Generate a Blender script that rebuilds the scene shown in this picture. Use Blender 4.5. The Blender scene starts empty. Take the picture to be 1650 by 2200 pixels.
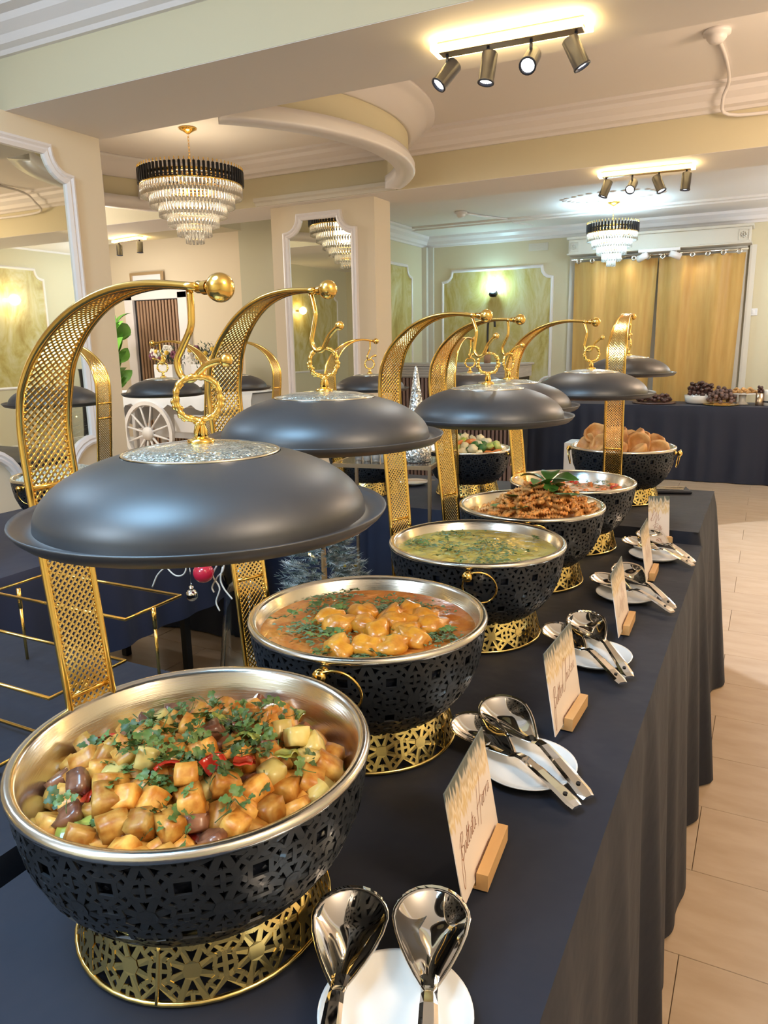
import bpy, math, random
from mathutils import Vector, Matrix, noise
PI=math.pi; TAU=2*PI
sc=bpy.context.scene; COL=sc.collection
H=1.35                                   # camera height above the floor
# ------------------------------------------------------------------ camera
PITCH,ROLL,YAW,FPX=0.22189178,-0.01670532,0.47609818,1593.5
fw=Vector((-math.sin(YAW)*math.cos(PITCH),math.cos(YAW)*math.cos(PITCH),-math.sin(PITCH)))
rt=Vector((math.cos(YAW),math.sin(YAW),0)); up=rt.cross(fw)
rt2=rt*math.cos(ROLL)+up*math.sin(ROLL); up2=up*math.cos(ROLL)-rt*math.sin(ROLL)
cd=bpy.data.cameras.new('camera'); cam=bpy.data.objects.new('camera',cd); COL.objects.link(cam)
cam.matrix_world=Matrix(((rt2.x,up2.x,-fw.x,0),(rt2.y,up2.y,-fw.y,0),(rt2.z,up2.z,-fw.z,H),(0,0,0,1)))
cd.sensor_fit='HORIZONTAL'; cd.sensor_width=36; cd.lens=36*FPX/1650; cd.clip_start=.02; cd.clip_end=60
sc.camera=cam
# ------------------------------------------------------------------ world, lights, exposure
w=bpy.data.worlds.new('world'); sc.world=w; w.use_nodes=True
w.node_tree.nodes['Background'].inputs[0].default_value=(.9,.92,1,1); w.node_tree.nodes['Background'].inputs[1].default_value=.35
sc.view_settings.view_transform='Standard'; sc.view_settings.look='None'; sc.view_settings.gamma=1
sc.view_settings.use_curve_mapping=False; sc.view_settings.exposure=0.36
def light(name,kind,loc,energy,col,size=.3,target=None,angle=60,blend=.2,sy=None):
    d=bpy.data.lights.new(name,kind); d.energy=energy; d.color=col
    if kind=='AREA':
        d.shape='RECTANGLE' if sy else 'DISK'; d.size=size
        if sy: d.size_y=sy
    elif kind=='SPOT': d.spot_size=math.radians(angle); d.spot_blend=blend; d.shadow_soft_size=size
    else: d.shadow_soft_size=size
    o=bpy.data.objects.new(name,d); COL.objects.link(o); o.location=loc
    if target is not None:
        o.rotation_euler=(Vector(target)-Vector(loc)).to_track_quat('-Z','Y').to_euler()
    return o
COOL=(.80,.90,1.0); WARM=(1.0,.80,.55); NEUT=(1.0,.93,.84)
light('fill_near_left','POINT',(-1.5,-1.3,2.38),95,(.66,.84,1.0),.30)  # unseen cool fill behind the camera, added to lift the near bay and ceiling
light('ceiling_downlight','AREA',(-.85,-.10,2.76),46,(.36,.68,1.0),.85,(-.85,-.05,0))
light('fill_near_right','POINT',(1.20,.2,2.40),62,(1.0,.80,.58),.25)  # unseen warm fill at the right, added to brighten the aisle side
light('fill_left_bay','POINT',(-2.5,.9,2.45),22,(.55,.78,1.0),.2)  # bluish fill out of view, added for the left tables
light('fill_right_bay','POINT',(.80,3.7,2.32),50,(1.0,.74,.52),.22)  # warm fill outside the frame, added to light the right bay ceiling
light('fill_left_alcove','POINT',(-6.6,4.1,2.30),85,NEUT,.25)  # added fill without a fixture, brightens the alcove from out of view
light('fill_left_back','POINT',(-6.9,6.4,1.9),16,NEUT,.2)  # unseen fill added for the door wall and cart
light('fill_far_right','POINT',(.95,7.45,2.10),40,(.90,.95,1.0),.25)  # added fill beyond the frame, brightens the far bay
light('aisle_spot','SPOT',(1.15,4.9,2.40),250,(.72,.84,1.0),.012,(1.15,4.75,0),76,.03)
# ------------------------------------------------------------------ materials
def mat(name,col,rough=.5,metal=0,spec=.5,trans=0,emit=None,es=0,ior=1.45,coat=0,sheen=0,noise_=None,bump=None,alpha=1,rnd=0):
    """noise_=(scale,col2,amount,detail); bump=(scale,strength,dist)"""
    m=bpy.data.materials.new(name); m.use_nodes=True; nt=m.node_tree; b=nt.nodes['Principled BSDF']
    c4=(*col,1)
    b.inputs['Base Color'].default_value=c4; b.inputs['Roughness'].default_value=rough; b.inputs['Metallic'].default_value=metal
    b.inputs['Specular IOR Level'].default_value=spec; b.inputs['Transmission Weight'].default_value=trans; b.inputs['IOR'].default_value=ior
    b.inputs['Coat Weight'].default_value=coat; b.inputs['Sheen Weight'].default_value=sheen; b.inputs['Alpha'].default_value=alpha
    if emit: b.inputs['Emission Color'].default_value=(*emit,1); b.inputs['Emission Strength'].default_value=es
    L=nt.links.new; N=nt.nodes.new
    src=None
    if noise_ or bump: tc=N('ShaderNodeTexCoord')
    if noise_:
        n=N('ShaderNodeTexNoise'); n.inputs['Scale'].default_value=noise_[0]; n.inputs['Detail'].default_value=noise_[3] if len(noise_)>3 else 4
        L(tc.outputs['Object'],n.inputs['Vector'])
        r=N('ShaderNodeValToRGB'); r.color_ramp.elements[0].position=.5-.25*(1-noise_[2]*.6); r.color_ramp.elements[1].position=.5+.22
        r.color_ramp.elements[0].color=c4; r.color_ramp.elements[1].color=(*noise_[1],1)
        L(n.outputs['Fac'],r.inputs['Fac']); src=r.outputs['Color']
        L(src,b.inputs['Base Color'])
    if rnd:
        oi=N('ShaderNodeObjectInfo'); hs=N('ShaderNodeHueSaturation')
        mr=N('ShaderNodeMapRange'); mr.inputs['To Min'].default_value=1-rnd; mr.inputs['To Max'].default_value=1+rnd*.6
        L(oi.outputs['Random'],mr.inputs['Value']); L(mr.outputs['Result'],hs.inputs['Value'])
        if src: L(src,hs.inputs['Color'])
        else: hs.inputs['Color'].default_value=c4
        L(hs.outputs['Color'],b.inputs['Base Color'])
    if bump:
        n2=N('ShaderNodeTexNoise'); n2.inputs['Scale'].default_value=bump[0]; n2.inputs['Detail'].default_value=3
        L(tc.outputs['Object'],n2.inputs['Vector'])
        bp=N('ShaderNodeBump'); bp.inputs['Strength'].default_value=bump[1]; bp.inputs['Distance'].default_value=bump[2]
        L(n2.outputs['Fac'],bp.inputs['Height']); L(bp.outputs['Normal'],b.inputs['Normal'])
    return m
def stretch(m,vec):
    nt=m.node_tree; tc=[n for n in nt.nodes if n.type=='TEX_COORD'][0]
    for n in [n for n in nt.nodes if n.type=='TEX_NOISE']:
        mp=nt.nodes.new('ShaderNodeMapping'); mp.inputs['Scale'].default_value=vec
        nt.links.new(tc.outputs['Object'],mp.inputs['Vector']); nt.links.new(mp.outputs['Vector'],n.inputs['Vector'])
    return m
M={}
M['wall']=mat('cream_paint',(.66,.60,.43),.75,bump=(60,.05,.002))
M['wall_tan']=mat('tan_paint',(.72,.62,.47),.75)
M['green_wall']=mat('grey_green_paint',(.52,.50,.38),.75)
M['ceil']=mat('ceiling_paint',(.82,.78,.76),.8)
M['trim']=mat('white_gloss_trim',(.80,.76,.77),.35)
M['trim2']=mat('off_white_trim',(.66,.63,.56),.5)
M['cloth']=mat('black_tablecloth',(.0145,.017,.028),.62,sheen=.03,bump=(9,.25,.02),spec=.3)
M['cloth2']=mat('navy_tablecloth',(.012,.017,.042),.6,sheen=.06,bump=(5,.2,.02))
M['gold']=mat('polished_gold',(.95,.62,.17),.16,1)
M['gold_mesh']=mat('gold_mesh',(.93,.66,.24),.24,1)
M['gold_base']=mat('brass_lattice',(.86,.65,.24),.22,1)
M['black']=mat('black_enamel',(.016,.018,.022),.38,.0,coat=.1)
M['dome']=mat('matt_black_dome',(.018,.018,.021),.42,.0,spec=.85,noise_=(7,(.040,.040,.044),.5),bump=(3,.05,.01))
M['inner']=mat('dark_water_pan',(.01,.012,.02),.25,0,coat=.3)
M['steel']=stretch(mat('brushed_steel',(.74,.70,.63),.20,1,bump=(40,.08,.002)),(1,1,14))
M['chrome']=mat('polished_steel',(.86,.84,.81),.05,1)
M['china']=mat('white_china',(.80,.77,.73),.12,coat=.5)
M['wood']=stretch(mat('beech_wood',(.66,.40,.17),.45,noise_=(14,(.54,.30,.12),.5)),(3,.6,3))
M['mirror']=mat('silvered_glass',(.80,.84,.78),.015,1)
M['glass']=mat('clear_glass',(.95,.97,.96),.02,trans=1,ior=1.35)
M['crystal']=mat('crystal_rods',(1,.98,.95),.10,trans=.8,ior=1.5)
M['bronze']=mat('brushed_bronze',(.62,.47,.33),.3,1)
M['rod']=mat('black_rod',(.012,.014,.022),.3)
M['white']=mat('white_painted_wood',(.80,.82,.86),.4)
M['linen']=mat('white_linen',(.74,.80,.88),.8,sheen=.3)
M['dark']=mat('near_black',(.01,.01,.012),.5)
M['slat']=mat('brown_slat',(.36,.22,.14),.55)
M['slat2']=mat('walnut_slat',(.17,.115,.105),.5)
M['barfascia']=stretch(mat('grey_fascia',(.40,.39,.38),.4,noise_=(6,(.28,.28,.28),.4)),(.5,1,18))
M['curtain']=stretch(mat('gold_satin_curtain',(.48,.27,.065),.5,sheen=.3,noise_=(30,(.56,.345,.10),.4)),(1,1,.1))
M['led']=mat('led_strip',(1,.85,.5),.5,emit=(1,.72,.28),es=9)
M['lens']=mat('spot_lens',(1,1,1),.3,emit=(.85,.93,1),es=14)
M['bulb']=mat('cold_bulb',(1,1,1),.3,emit=(.62,.86,1),es=40)
M['bulbw']=mat('warm_bulb',(1,.9,.6),.3,emit=(1,.72,.25),es=16)
M['paint_grey']=mat('grey_metal',(.035,.035,.045),.4,.2)
M['grout']=mat('floor_grout',(.30,.21,.14),.8)
M['tile']=stretch(mat('beige_vinyl_tile',(.42,.295,.19),.45,noise_=(5,(.49,.365,.255),.7,8),rnd=.05,bump=(14,.08,.002)),(1,3,1))
M['fig']=mat('fiddle_leaf',(.10,.30,.035),.45,noise_=(8,(.16,.42,.06),.4),rnd=.3)
M['pine']=mat('pine_green',(.055,.11,.075),.6,noise_=(20,(.16,.22,.2),.4))
M['frost']=mat('frosted_needles',(.10,.15,.13),.7,noise_=(28,(.80,.86,.88),1.0))
M['red']=mat('red_bauble',(.55,.02,.05),.2,coat=.5)
M['silver']=mat('silver_bauble',(.8,.78,.76),.08,1)
M['yellow']=mat('yellow_bauble',(.80,.55,.08),.3)
M['purple']=mat('purple_petals',(.17,.05,.10),.6)
M['petal']=mat('white_petals',(.75,.74,.72),.6)
M['twig']=mat('white_twig',(.66,.62,.56),.6)
M['label_ink']=mat('copper_ink',(.34,.12,.055),.4)
# food
M['potato']=mat('roast_potato',(.46,.15,.014),.42,noise_=(60,(.80,.46,.10),.9),rnd=.38,coat=.06,bump=(80,.3,.002))
M['potato2']=mat('pale_potato',(.62,.47,.12),.35,noise_=(50,(.78,.62,.24),.7),rnd=.2,coat=.2)
M['aubergine']=mat('browned_aubergine',(.13,.045,.025),.3,noise_=(60,(.36,.15,.07),.7),rnd=.3,coat=.3)
M['redpep']=mat('red_pepper',(.52,.03,.015),.2,coat=.5)
M['greenpep']=mat('green_pepper',(.30,.34,.05),.25,noise_=(30,(.45,.44,.10),.5),coat=.4)
M['yelpep']=mat('yellow_pepper',(.78,.42,.03),.22,coat=.4)
M['herb']=mat('coriander',(.055,.115,.025),.45,noise_=(120,(.13,.21,.06),.6),rnd=.5)
M['chop']=mat('chopped_coriander',(.07,.14,.05),.4,noise_=(90,(.17,.22,.12),.6))
M['sauce']=mat('butter_chicken_sauce',(.42,.115,.018),.14,noise_=(26,(.60,.24,.045),.95,8),coat=.6,bump=(35,.6,.006))
M['chicken']=mat('chicken_piece',(.66,.30,.03),.3,noise_=(70,(.46,.15,.012),.7),coat=.4,bump=(70,.5,.004))
M['korma']=mat('green_korma_sauce',(.44,.33,.06),.14,noise_=(24,(.60,.50,.15),.9,8),coat=.6,bump=(35,.6,.006))
M['kormachunk']=mat('korma_chunk',(.42,.34,.10),.25,noise_=(50,(.26,.25,.06),.6),coat=.4,bump=(60,.5,.004))
M['pasta']=mat('tomato_fusilli',(.88,.33,.07),.35,noise_=(30,(.92,.52,.18),.6),rnd=.2,coat=.1)
M['basil']=mat('basil_leaf',(.05,.16,.03),.35,noise_=(20,(.10,.26,.05),.5),rnd=.3)
M['bake']=mat('cheese_bake',(.60,.20,.07),.4,noise_=(38,(.84,.76,.58),.95,6),bump=(40,.8,.008))
M['pud']=mat('yorkshire_pudding',(.52,.21,.05),.5,noise_=(22,(.74,.43,.16),.9),rnd=.15,bump=(30,.4,.006))
M['rice']=mat('herb_rice',(.62,.63,.50),.5,noise_=(60,(.74,.74,.66),.6))
M['grain']=mat('rice_grain',(.74,.74,.66),.45)
M['vegp']=mat('steamed_cauliflower',(.72,.62,.34),.4,noise_=(40,(.80,.70,.45),.5),rnd=.12)
M['carrot']=mat('carrot',(.72,.22,.05),.3,rnd=.15)
M['sprout']=mat('courgette',(.38,.48,.08),.3,noise_=(18,(.55,.56,.16),.5),rnd=.2)
M['broc']=mat('broccoli',(.045,.14,.03),.5,bump=(90,.6,.004))
M['date']=mat('brown_date',(.085,.035,.028),.28,rnd=.4,coat=.3)
M['choc']=mat('powdered_chocolate',(.17,.10,.085),.6,rnd=.4)
M['pastry']=mat('golden_pastry',(.60,.33,.12),.5,rnd=.2)
M['darkplate']=mat('brown_slate',(.10,.05,.04),.4)
def panel_mat():
    m=bpy.data.materials.new('gold_marbled_panel'); m.use_nodes=True; nt=m.node_tree; b=nt.nodes['Principled BSDF']; N=nt.nodes.new; L=nt.links.new
    tc=N('ShaderNodeTexCoord'); mp=N('ShaderNodeMapping'); mp.inputs['Scale'].default_value=(1,1,.45); mp.inputs['Rotation'].default_value=(.5,.5,0)
    n=N('ShaderNodeTexNoise'); n.inputs['Scale'].default_value=3.6; n.inputs['Detail'].default_value=9; n.inputs['Roughness'].default_value=.68; n.inputs['Distortion'].default_value=1.2
    r=N('ShaderNodeValToRGB'); e=r.color_ramp.elements; e[0].position=.34; e[0].color=(.36,.26,.05,1); e[1].position=.60; e[1].color=(.62,.57,.34,1)
    x=e.new(.46); x.color=(.52,.43,.15,1)
    L(tc.outputs['Object'],mp.inputs['Vector']); L(mp.outputs['Vector'],n.inputs['Vector']); L(n.outputs['Fac'],r.inputs['Fac']); L(r.outputs['Color'],b.inputs['Base Color'])
    b.inputs['Roughness'].default_value=.4; return m
M['panel']=panel_mat()
def glitter_mat(name,c1,c2,scale):
    m=bpy.data.materials.new(name); m.use_nodes=True; nt=m.node_tree; b=nt.nodes['Principled BSDF']; N=nt.nodes.new; L=nt.links.new
    tc=N('ShaderNodeTexCoord'); v=N('ShaderNodeTexVoronoi'); v.inputs['Scale'].default_value=scale
    r=N('ShaderNodeValToRGB'); e=r.color_ramp.elements; e[0].position=.2; e[0].color=(*c1,1); e[1].position=.85; e[1].color=(*c2,1)
    s=N('ShaderNodeSeparateColor'); L(tc.outputs['Object'],v.inputs['Vector']); L(v.outputs['Color'],s.inputs['Color']); L(s.outputs['Red'],r.inputs['Fac']); L(r.outputs['Color'],b.inputs['Base Color'])
    nm=N('ShaderNodeVectorMath'); nm.operation='SUBTRACT'; nm.inputs[1].default_value=(.5,.5,.5); L(v.outputs['Color'],nm.inputs[0])
    sc_=N('ShaderNodeVectorMath'); sc_.operation='SCALE'; sc_.inputs['Scale'].default_value=.9; L(nm.outputs[0],sc_.inputs[0])
    g=N('ShaderNodeNewGeometry'); ad=N('ShaderNodeVectorMath'); L(g.outputs['Normal'],ad.inputs[0]); L(sc_.outputs[0],ad.inputs[1])
    nn=N('ShaderNodeVectorMath'); nn.operation='NORMALIZE'; L(ad.outputs[0],nn.inputs[0]); L(nn.outputs[0],b.inputs['Normal'])
    b.inputs['Metallic'].default_value=.75; b.inputs['Roughness'].default_value=.25; b.inputs['Coat Weight'].default_value=.6; b.inputs['Coat Roughness'].default_value=.05
    return m
M['glitter']=glitter_mat('glitter_glass',(.14,.18,.18),(.62,.68,.66),800)
M['glitter2']=glitter_mat('silver_glitter',(.35,.37,.37),(.85,.86,.84),260)
def card_mat():
    m=bpy.data.materials.new('printed_card'); m.use_nodes=True; nt=m.node_tree; b=nt.nodes['Principled BSDF']; N=nt.nodes.new; L=nt.links.new
    tc=N('ShaderNodeTexCoord'); sp=N('ShaderNodeSeparateXYZ'); L(tc.outputs['Object'],sp.inputs[0])
    mp=N('ShaderNodeMapping'); mp.inputs['Scale'].default_value=(1,1,.22); n=N('ShaderNodeTexNoise'); n.inputs['Scale'].default_value=150; n.inputs['Detail'].default_value=2
    L(tc.outputs['Object'],mp.inputs['Vector']); L(mp.outputs['Vector'],n.inputs['Vector'])
    # height + noise -> ramp : local z 0..0.14
    a=N('ShaderNodeMath'); a.operation='MULTIPLY_ADD'; a.inputs[1].default_value=.055; L(n.outputs['Fac'],a.inputs[0]); L(sp.outputs['Z'],a.inputs[2])
    r=N('ShaderNodeValToRGB'); r.color_ramp.interpolation='EASE'; e=r.color_ramp.elements
    mr=N('ShaderNodeMapRange'); mr.inputs['From Min'].default_value=.095; mr.inputs['From Max'].default_value=.157; L(a.outputs[0],mr.inputs['Value']); L(mr.outputs['Result'],r.inputs['Fac'])
    e[0].position=.22; e[0].color=(.80,.67,.58,1); e[1].position=.97; e[1].color=(.10,.115,.10,1)
    x=e.new(.40); x.color=(.70,.50,.25,1); x=e.new(.5); x.color=(.78,.64,.48,1); x=e.new(.66); x.color=(.55,.40,.22,1); x=e.new(.78); x.color=(.60,.50,.38,1)
    L(r.outputs['Color'],b.inputs['Base Color']); b.inputs['Roughness'].default_value=.45; return m
M['card']=card_mat()
# ------------------------------------------------------------------ mesh helpers
class MB:
    def __init__(s): s.v=[]; s.f=[]; s.sm=[]
    def add(s,vs,fs,smooth=False,X=None):
        o=len(s.v)
        s.v+= [tuple(X@Vector(p)) for p in vs] if X is not None else [tuple(p) for p in vs]
        s.f+=[tuple(i+o for i in f) for f in fs]; s.sm+=[smooth]*len(fs); return s
    def box(s,x0,x1,y0,y1,z0,z1,X=None):
        v=[(x,y,z) for z in (z0,z1) for y in (y0,y1) for x in (x0,x1)]
        return s.add(v,[(0,2,3,1),(4,5,7,6),(0,1,5,4),(1,3,7,5),(3,2,6,7),(2,0,4,6)],False,X)
    def bbox(s,x0,x1,y0,y1,z0,z1,b=.003,X=None):     # chamfered box
        v=[];
        def ring(z,i): return [(x0+i,y0+b,z),(x0+b,y0+i,z),(x1-b,y0+i,z),(x1-i,y0+b,z),(x1-i,y1-b,z),(x1-b,y1-i,z),(x0+b,y1-i,z),(x0+i,y1-b,z)]
        rings=[ring(z0,b),ring(z0+b,0),ring(z1-b,0),ring(z1,b)]
        for r in rings: v+=r
        f=[tuple(range(7,-1,-1)),tuple(range(24,32))]
        for k in range(3):
            for i in range(8): j=(i+1)%8; f.append((k*8+i,k*8+j,k*8+8+j,k*8+8+i))
        return s.add(v,f,False,X)
    def lathe(s,prof,n=32,X=None,a0=0,a1=TAU,smooth=True,closed=False):
        full=abs(a1-a0-TAU)<1e-6; cols=n if full else n+1; v=[];f=[]; m=len(prof)
        for i in range(cols):
            a=a0+(a1-a0)*i/n; c,sn=math.cos(a),math.sin(a)
            v+=[(r*c,r*sn,z) for r,z in prof]
        for i in range(n):
            j=(i+1)%cols
            for k in range(m if closed else m-1):
                k2=(k+1)%m; f.append((i*m+k,j*m+k,j*m+k2,i*m+k2))
        if closed and not full: f+= [tuple(range(m-1,-1,-1)), tuple((cols-1)*m+k for k in range(m))]
        return s.add(v,f,smooth,X)
    def tube(s,pts,r,n=8,closed=False,X=None,cap=True):
        P=[Vector(p) for p in pts]; m=len(P); R=r if isinstance(r,(list,tuple)) else [r]*m
        v=[];f=[]; T=[]
        for i in range(m):
            a=P[(i-1)%m] if (closed or i>0) else P[i]; b=P[(i+1)%m] if (closed or i<m-1) else P[i]
            t=(b-a); T.append(t.normalized() if t.length>1e-9 else Vector((0,0,1)))
        u=T[0].orthogonal().normalized()
        for i in range(m):
            u=(u-T[i]*u.dot(T[i])); u=u.normalized() if u.length>1e-6 else T[i].orthogonal().normalized()
            w_=T[i].cross(u)
            for k in range(n):
                a=TAU*k/n; v.append(P[i]+(u*math.cos(a)+w_*math.sin(a))*R[i])
        for i in range(m if closed else m-1):
            j=(i+1)%m
            for k in range(n): l=(k+1)%n; f.append((i*n+k,i*n+l,j*n+l,j*n+k))
        if not closed and cap: f+=[tuple(range(n-1,-1,-1)),tuple((m-1)*n+k for k in range(n))]
        return s.add(v,f,True,X)
    def ball(s,c,r,nu=10,nv=6,X=None,sc_=(1,1,1),jit=0,seed=0):
        v=[];f=[]; rg=random.Random(seed)
        c=Vector(c)
        for j in range(1,nv):
            for i in range(nu):
                th=PI*j/nv; ph=TAU*i/nu; d=Vector((math.sin(th)*math.cos(ph),math.sin(th)*math.sin(ph),math.cos(th)))
                q=1+jit*(noise.noise(d*1.7+Vector((seed*3.1,seed,0)))*1.7+noise.noise(d*4+Vector((seed,0,3)))*.6) if jit else 1
                v.append(c+Vector((d.x*sc_[0],d.y*sc_[1],d.z*sc_[2]))*r*q)
        b=len(v); pz=[1+jit*(noise.noise(Vector((0,0,e*1.7))+Vector((seed*3.1,seed,0)))*1.7+noise.noise(Vector((seed,0,3+4*e)))*.6) if jit else 1 for e in (1,-1)]; v+=[c+Vector((0,0,r*sc_[2]*pz[0])),c-Vector((0,0,r*sc_[2]*pz[1]))]
        for j in range(nv-2):
            for i in range(nu): k=(i+1)%nu; f.append((j*nu+i,(j+1)*nu+i,(j+1)*nu+k,j*nu+k))
        for i in range(nu): k=(i+1)%nu; f.append((b,i,k)); f.append((b+1,(nv-2)*nu+k,(nv-2)*nu+i))
        return s.add(v,f,True,X)
    def prism(s,poly,z0,z1,X=None,smooth=False):       # polygon in xy
        n=len(poly); v=[(x,y,z0) for x,y in poly]+[(x,y,z1) for x,y in poly]
        f=[tuple(range(n-1,-1,-1)),tuple(range(n,2*n))]+[(i,(i+1)%n,n+(i+1)%n,n+i) for i in range(n)]
        return s.add(v,f,smooth,X)
    def extr(s,prof,p0,p1,right,upv=(0,0,1)):         # profile (a,b) along right/up swept p0->p1
        p0,p1,right,upv=map(Vector,(p0,p1,right,upv)); n=len(prof)
        v=[p0+right*a+upv*b for a,b in prof]+[p1+right*a+upv*b for a,b in prof]
        return s.add(v,[tuple(range(n-1,-1,-1)),tuple(range(n,2*n))]+[(i,(i+1)%n,n+(i+1)%n,n+i) for i in range(n)])
    def frame(s,pts,fn,prof):                          # closed 2D path, fn(u,v,h)->xyz, prof [(offset_out,h)]
        n=len(pts); P=[Vector((a,b)) for a,b in pts]; v=[];f=[]; m=len(prof)
        for i in range(n):
            a,b,c=P[i-1],P[i],P[(i+1)%n]; d1=(b-a).normalized(); d2=(c-b).normalized()
            n1=Vector((d1.y,-d1.x)); n2=Vector((d2.y,-d2.x)); q=(n1+n2); q=q/max(.35,(1+n1.dot(n2)))
            for o,h in prof: w_=b+q*o; v.append(fn(w_.x,w_.y,h))
        for i in range(n):
            j=(i+1)%n
            for k in range(m-1): f.append((i*m+k,j*m+k,j*m+k+1,i*m+k+1))
        return s.add(v,f,False)
def make(name,mb,m,parent=None,loc=None,rot=None):
    me=mb if isinstance(mb,bpy.types.Mesh) else mesh(name,mb,m)
    o=bpy.data.objects.new(name,me); COL.objects.link(o)
    if parent is not None: o.parent=parent
    if loc is not None: o.location=loc
    if rot is not None: o.rotation_euler=rot
    return o
def mesh(name,mb,m):
    me=bpy.data.meshes.new(name); me.from_pydata([tuple(p) for p in mb.v],[],mb.f); me.update()
    me.polygons.foreach_set('use_smooth',mb.sm); me.materials.append(M[m] if isinstance(m,str) else m); return me
def thing(name,label,cat,loc=(0,0,0),rot=0,group=None):
    o=bpy.data.objects.new(name,None); COL.objects.link(o); o.location=loc; o.empty_display_size=.05
    o.rotation_euler=rot if isinstance(rot,tuple) else (0,0,rot); return tag(o,label,cat,group)
def tag(o,label=None,cat=None,group=None,kind=None):
    if label: o['label']=label
    if cat: o['category']=cat
    if group: o['group']=group
    if kind: o['kind']=kind
    return o
def struct(name,mb,m): return tag(make(name,mb,m),kind='structure')
def copy_tree(o,parent=None):
    c=o.copy(); COL.objects.link(c)
    if parent is not None: c.parent=parent
    for ch in list(o.children): copy_tree(ch,c)
    return c
def place(o,loc,rot=0,label=None,group=None):
    o.location=loc; o.rotation_euler=rot if isinstance(rot,tuple) else (0,0,rot)
    if label: o['label']=label
    if group: o['group']=group
    return o
def lerp(a,b,t): return a+(b-a)*t
def crom(pts,n):
    P=[Vector(p) for p in pts]; P=[P[0]*2-P[1]]+P+[P[-1]*2-P[-2]]; out=[]
    segs=len(P)-3
    for k in range(n+1):
        t=k/n*segs; i=min(int(t),segs-1); t-=i; a,b,c,d=P[i:i+4]
        out.append(.5*((2*b)+(c-a)*t+(2*a-5*b+4*c-d)*t*t+(3*b-a-3*c+d)*t**3))
    return out
R=lambda z:z+H
# ================================================================== STRUCTURE
ZS,ZT,ZC=R(1.08),R(1.29),R(1.42)      # soffits, top of cream faces, recessed ceiling
XL,XR,YN,YF=-7.7,2.1,-3.0,8.6
m=MB(); m.box(XL,XR,YN,YF+.1,-.06,-.006); floor=struct('floor',m,'grout')
tm=MB(); tm.bbox(-.3042,.3042,-.1518,.1518,-.008,0,.0008); tmesh=mesh('tile',tm,'tile'); stuff=MB()
k=0
for j in range(-10,38):
    y=1.09+.305*j
    if y<YN+.15 or y>YF: continue
    for i in range(-14,5):
        x=-.095+.61*i+(.305 if j%2 else 0)-.305+.33
        if x<XL+.3 or x>XR-.28: continue
        if -.75<x<1.7 and y>.9 and k<240: o=make('tile',tmesh,None,floor,(x,y,0)); k+=1
        else: stuff.bbox(x-.303,x+.303,y-.151,y+.151,-.008,0,.0015)
tag(make('tile_field',stuff,'tile',floor),kind='stuff')
# outer walls
m=MB(); m.box(-3.82,XR,YF,YF+.1,0,R(1.3)); struct('wall_back',m,'wall')
m=MB(); m.box(-3.92,-3.82,7.3,YF+.1,0,R(1.3)); struct('wall_side',m,'wall')
m=MB(); m.box(-5.58,-3.92,7.28,7.40,0,ZC); struct('wall_green',m,'green_wall')
m=MB(); m.box(XL,-5.58,7.34,7.44,0,ZC); struct('wall_door',m,'wall_tan')
m=MB(); m.box(XL-.1,XL,YN,7.44,0,ZC); struct('wall_left',m,'wall')
m=MB(); m.box(XR,XR+.1,YN,YF+.1,0,ZC); struct('wall_right',m,'wall')
m=MB(); m.box(XL-.1,XR+.1,YN-.1,YN,0,ZC); struct('wall_rear',m,'wall')
# ceilings
m=MB(); m.box(XL-.1,XR+.1,YN-.1,5.7,ZC,ZC+.1); m.box(XL-.1,-3.82,5.7,7.5,ZC,ZC+.1); struct('ceiling',m,'ceil')
m=MB(); m.box(-3.92,XR+.1,5.6,8.0,R(1.27),R(1.37)); m.box(-3.92,XR+.1,8.0,YF+.1,R(1.235),R(1.37)); m.box(-3.92,XR+.1,7.93,8.0,R(1.25),R(1.37)); struct('ceiling_far',m,'ceil')
# beams
m=MB(); m.box(XL,XR,2.538,3.11,ZS,ZC); struct('trim_1_beam',m,'wall')
m=MB(); m.box(XL,XR,5.13,5.66,ZS,ZC); m.box(XL,-4.6,5.66,6.05,ZS,ZC); struct('trim_2_beam',m,'wall')
# painted soffits (thin plaster boards under the beams)
m=MB(); m.box(XL,XR,2.54,3.108,ZS-.002,ZS); m.box(XL,XR,5.132,5.66,ZS-.002,ZS); struct('trim_3_soffit',m,'ceil')
# cornices: stepped crown mouldings
def crown(d,h): return [(0,0),(d*.12,0),(d*.18,h*.12),(d*.34,h*.2),(d*.42,h*.42),(d*.66,h*.62),(d*.72,h*.8),(d,h*.86),(d,h),(0,h)]
c=crown(.17,ZC-ZT)
m=MB(); m.extr(c,(XL,2.538,ZT),(XR,2.538,ZT),(0,-1,0)); struct('trim_4_cornice',m,'trim')
m=MB(); m.extr(c,(XL,5.13,ZT),(XR,5.13,ZT),(0,-1,0)); m.extr(c,(XL,3.11,ZT),(XR,3.11,ZT),(0,1,0)); struct('trim_5_cornice',m,'trim')
c2=crown(.14,.15)
m=MB(); m.extr(c2,(-3.82,YF,R(1.117)),(XR,YF,R(1.117)),(0,-1,0)); m.extr(c2,(-3.82,5.66,R(1.117)),(-3.82,YF,R(1.117)),(1,0,0)); struct('trim_6_cornice',m,'trim')
m=MB(); m.extr(c2,(XR,YN,R(1.25)),(XR,YF,R(1.25)),(-1,0,0)); struct('trim_7_cornice',m,'trim')
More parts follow.
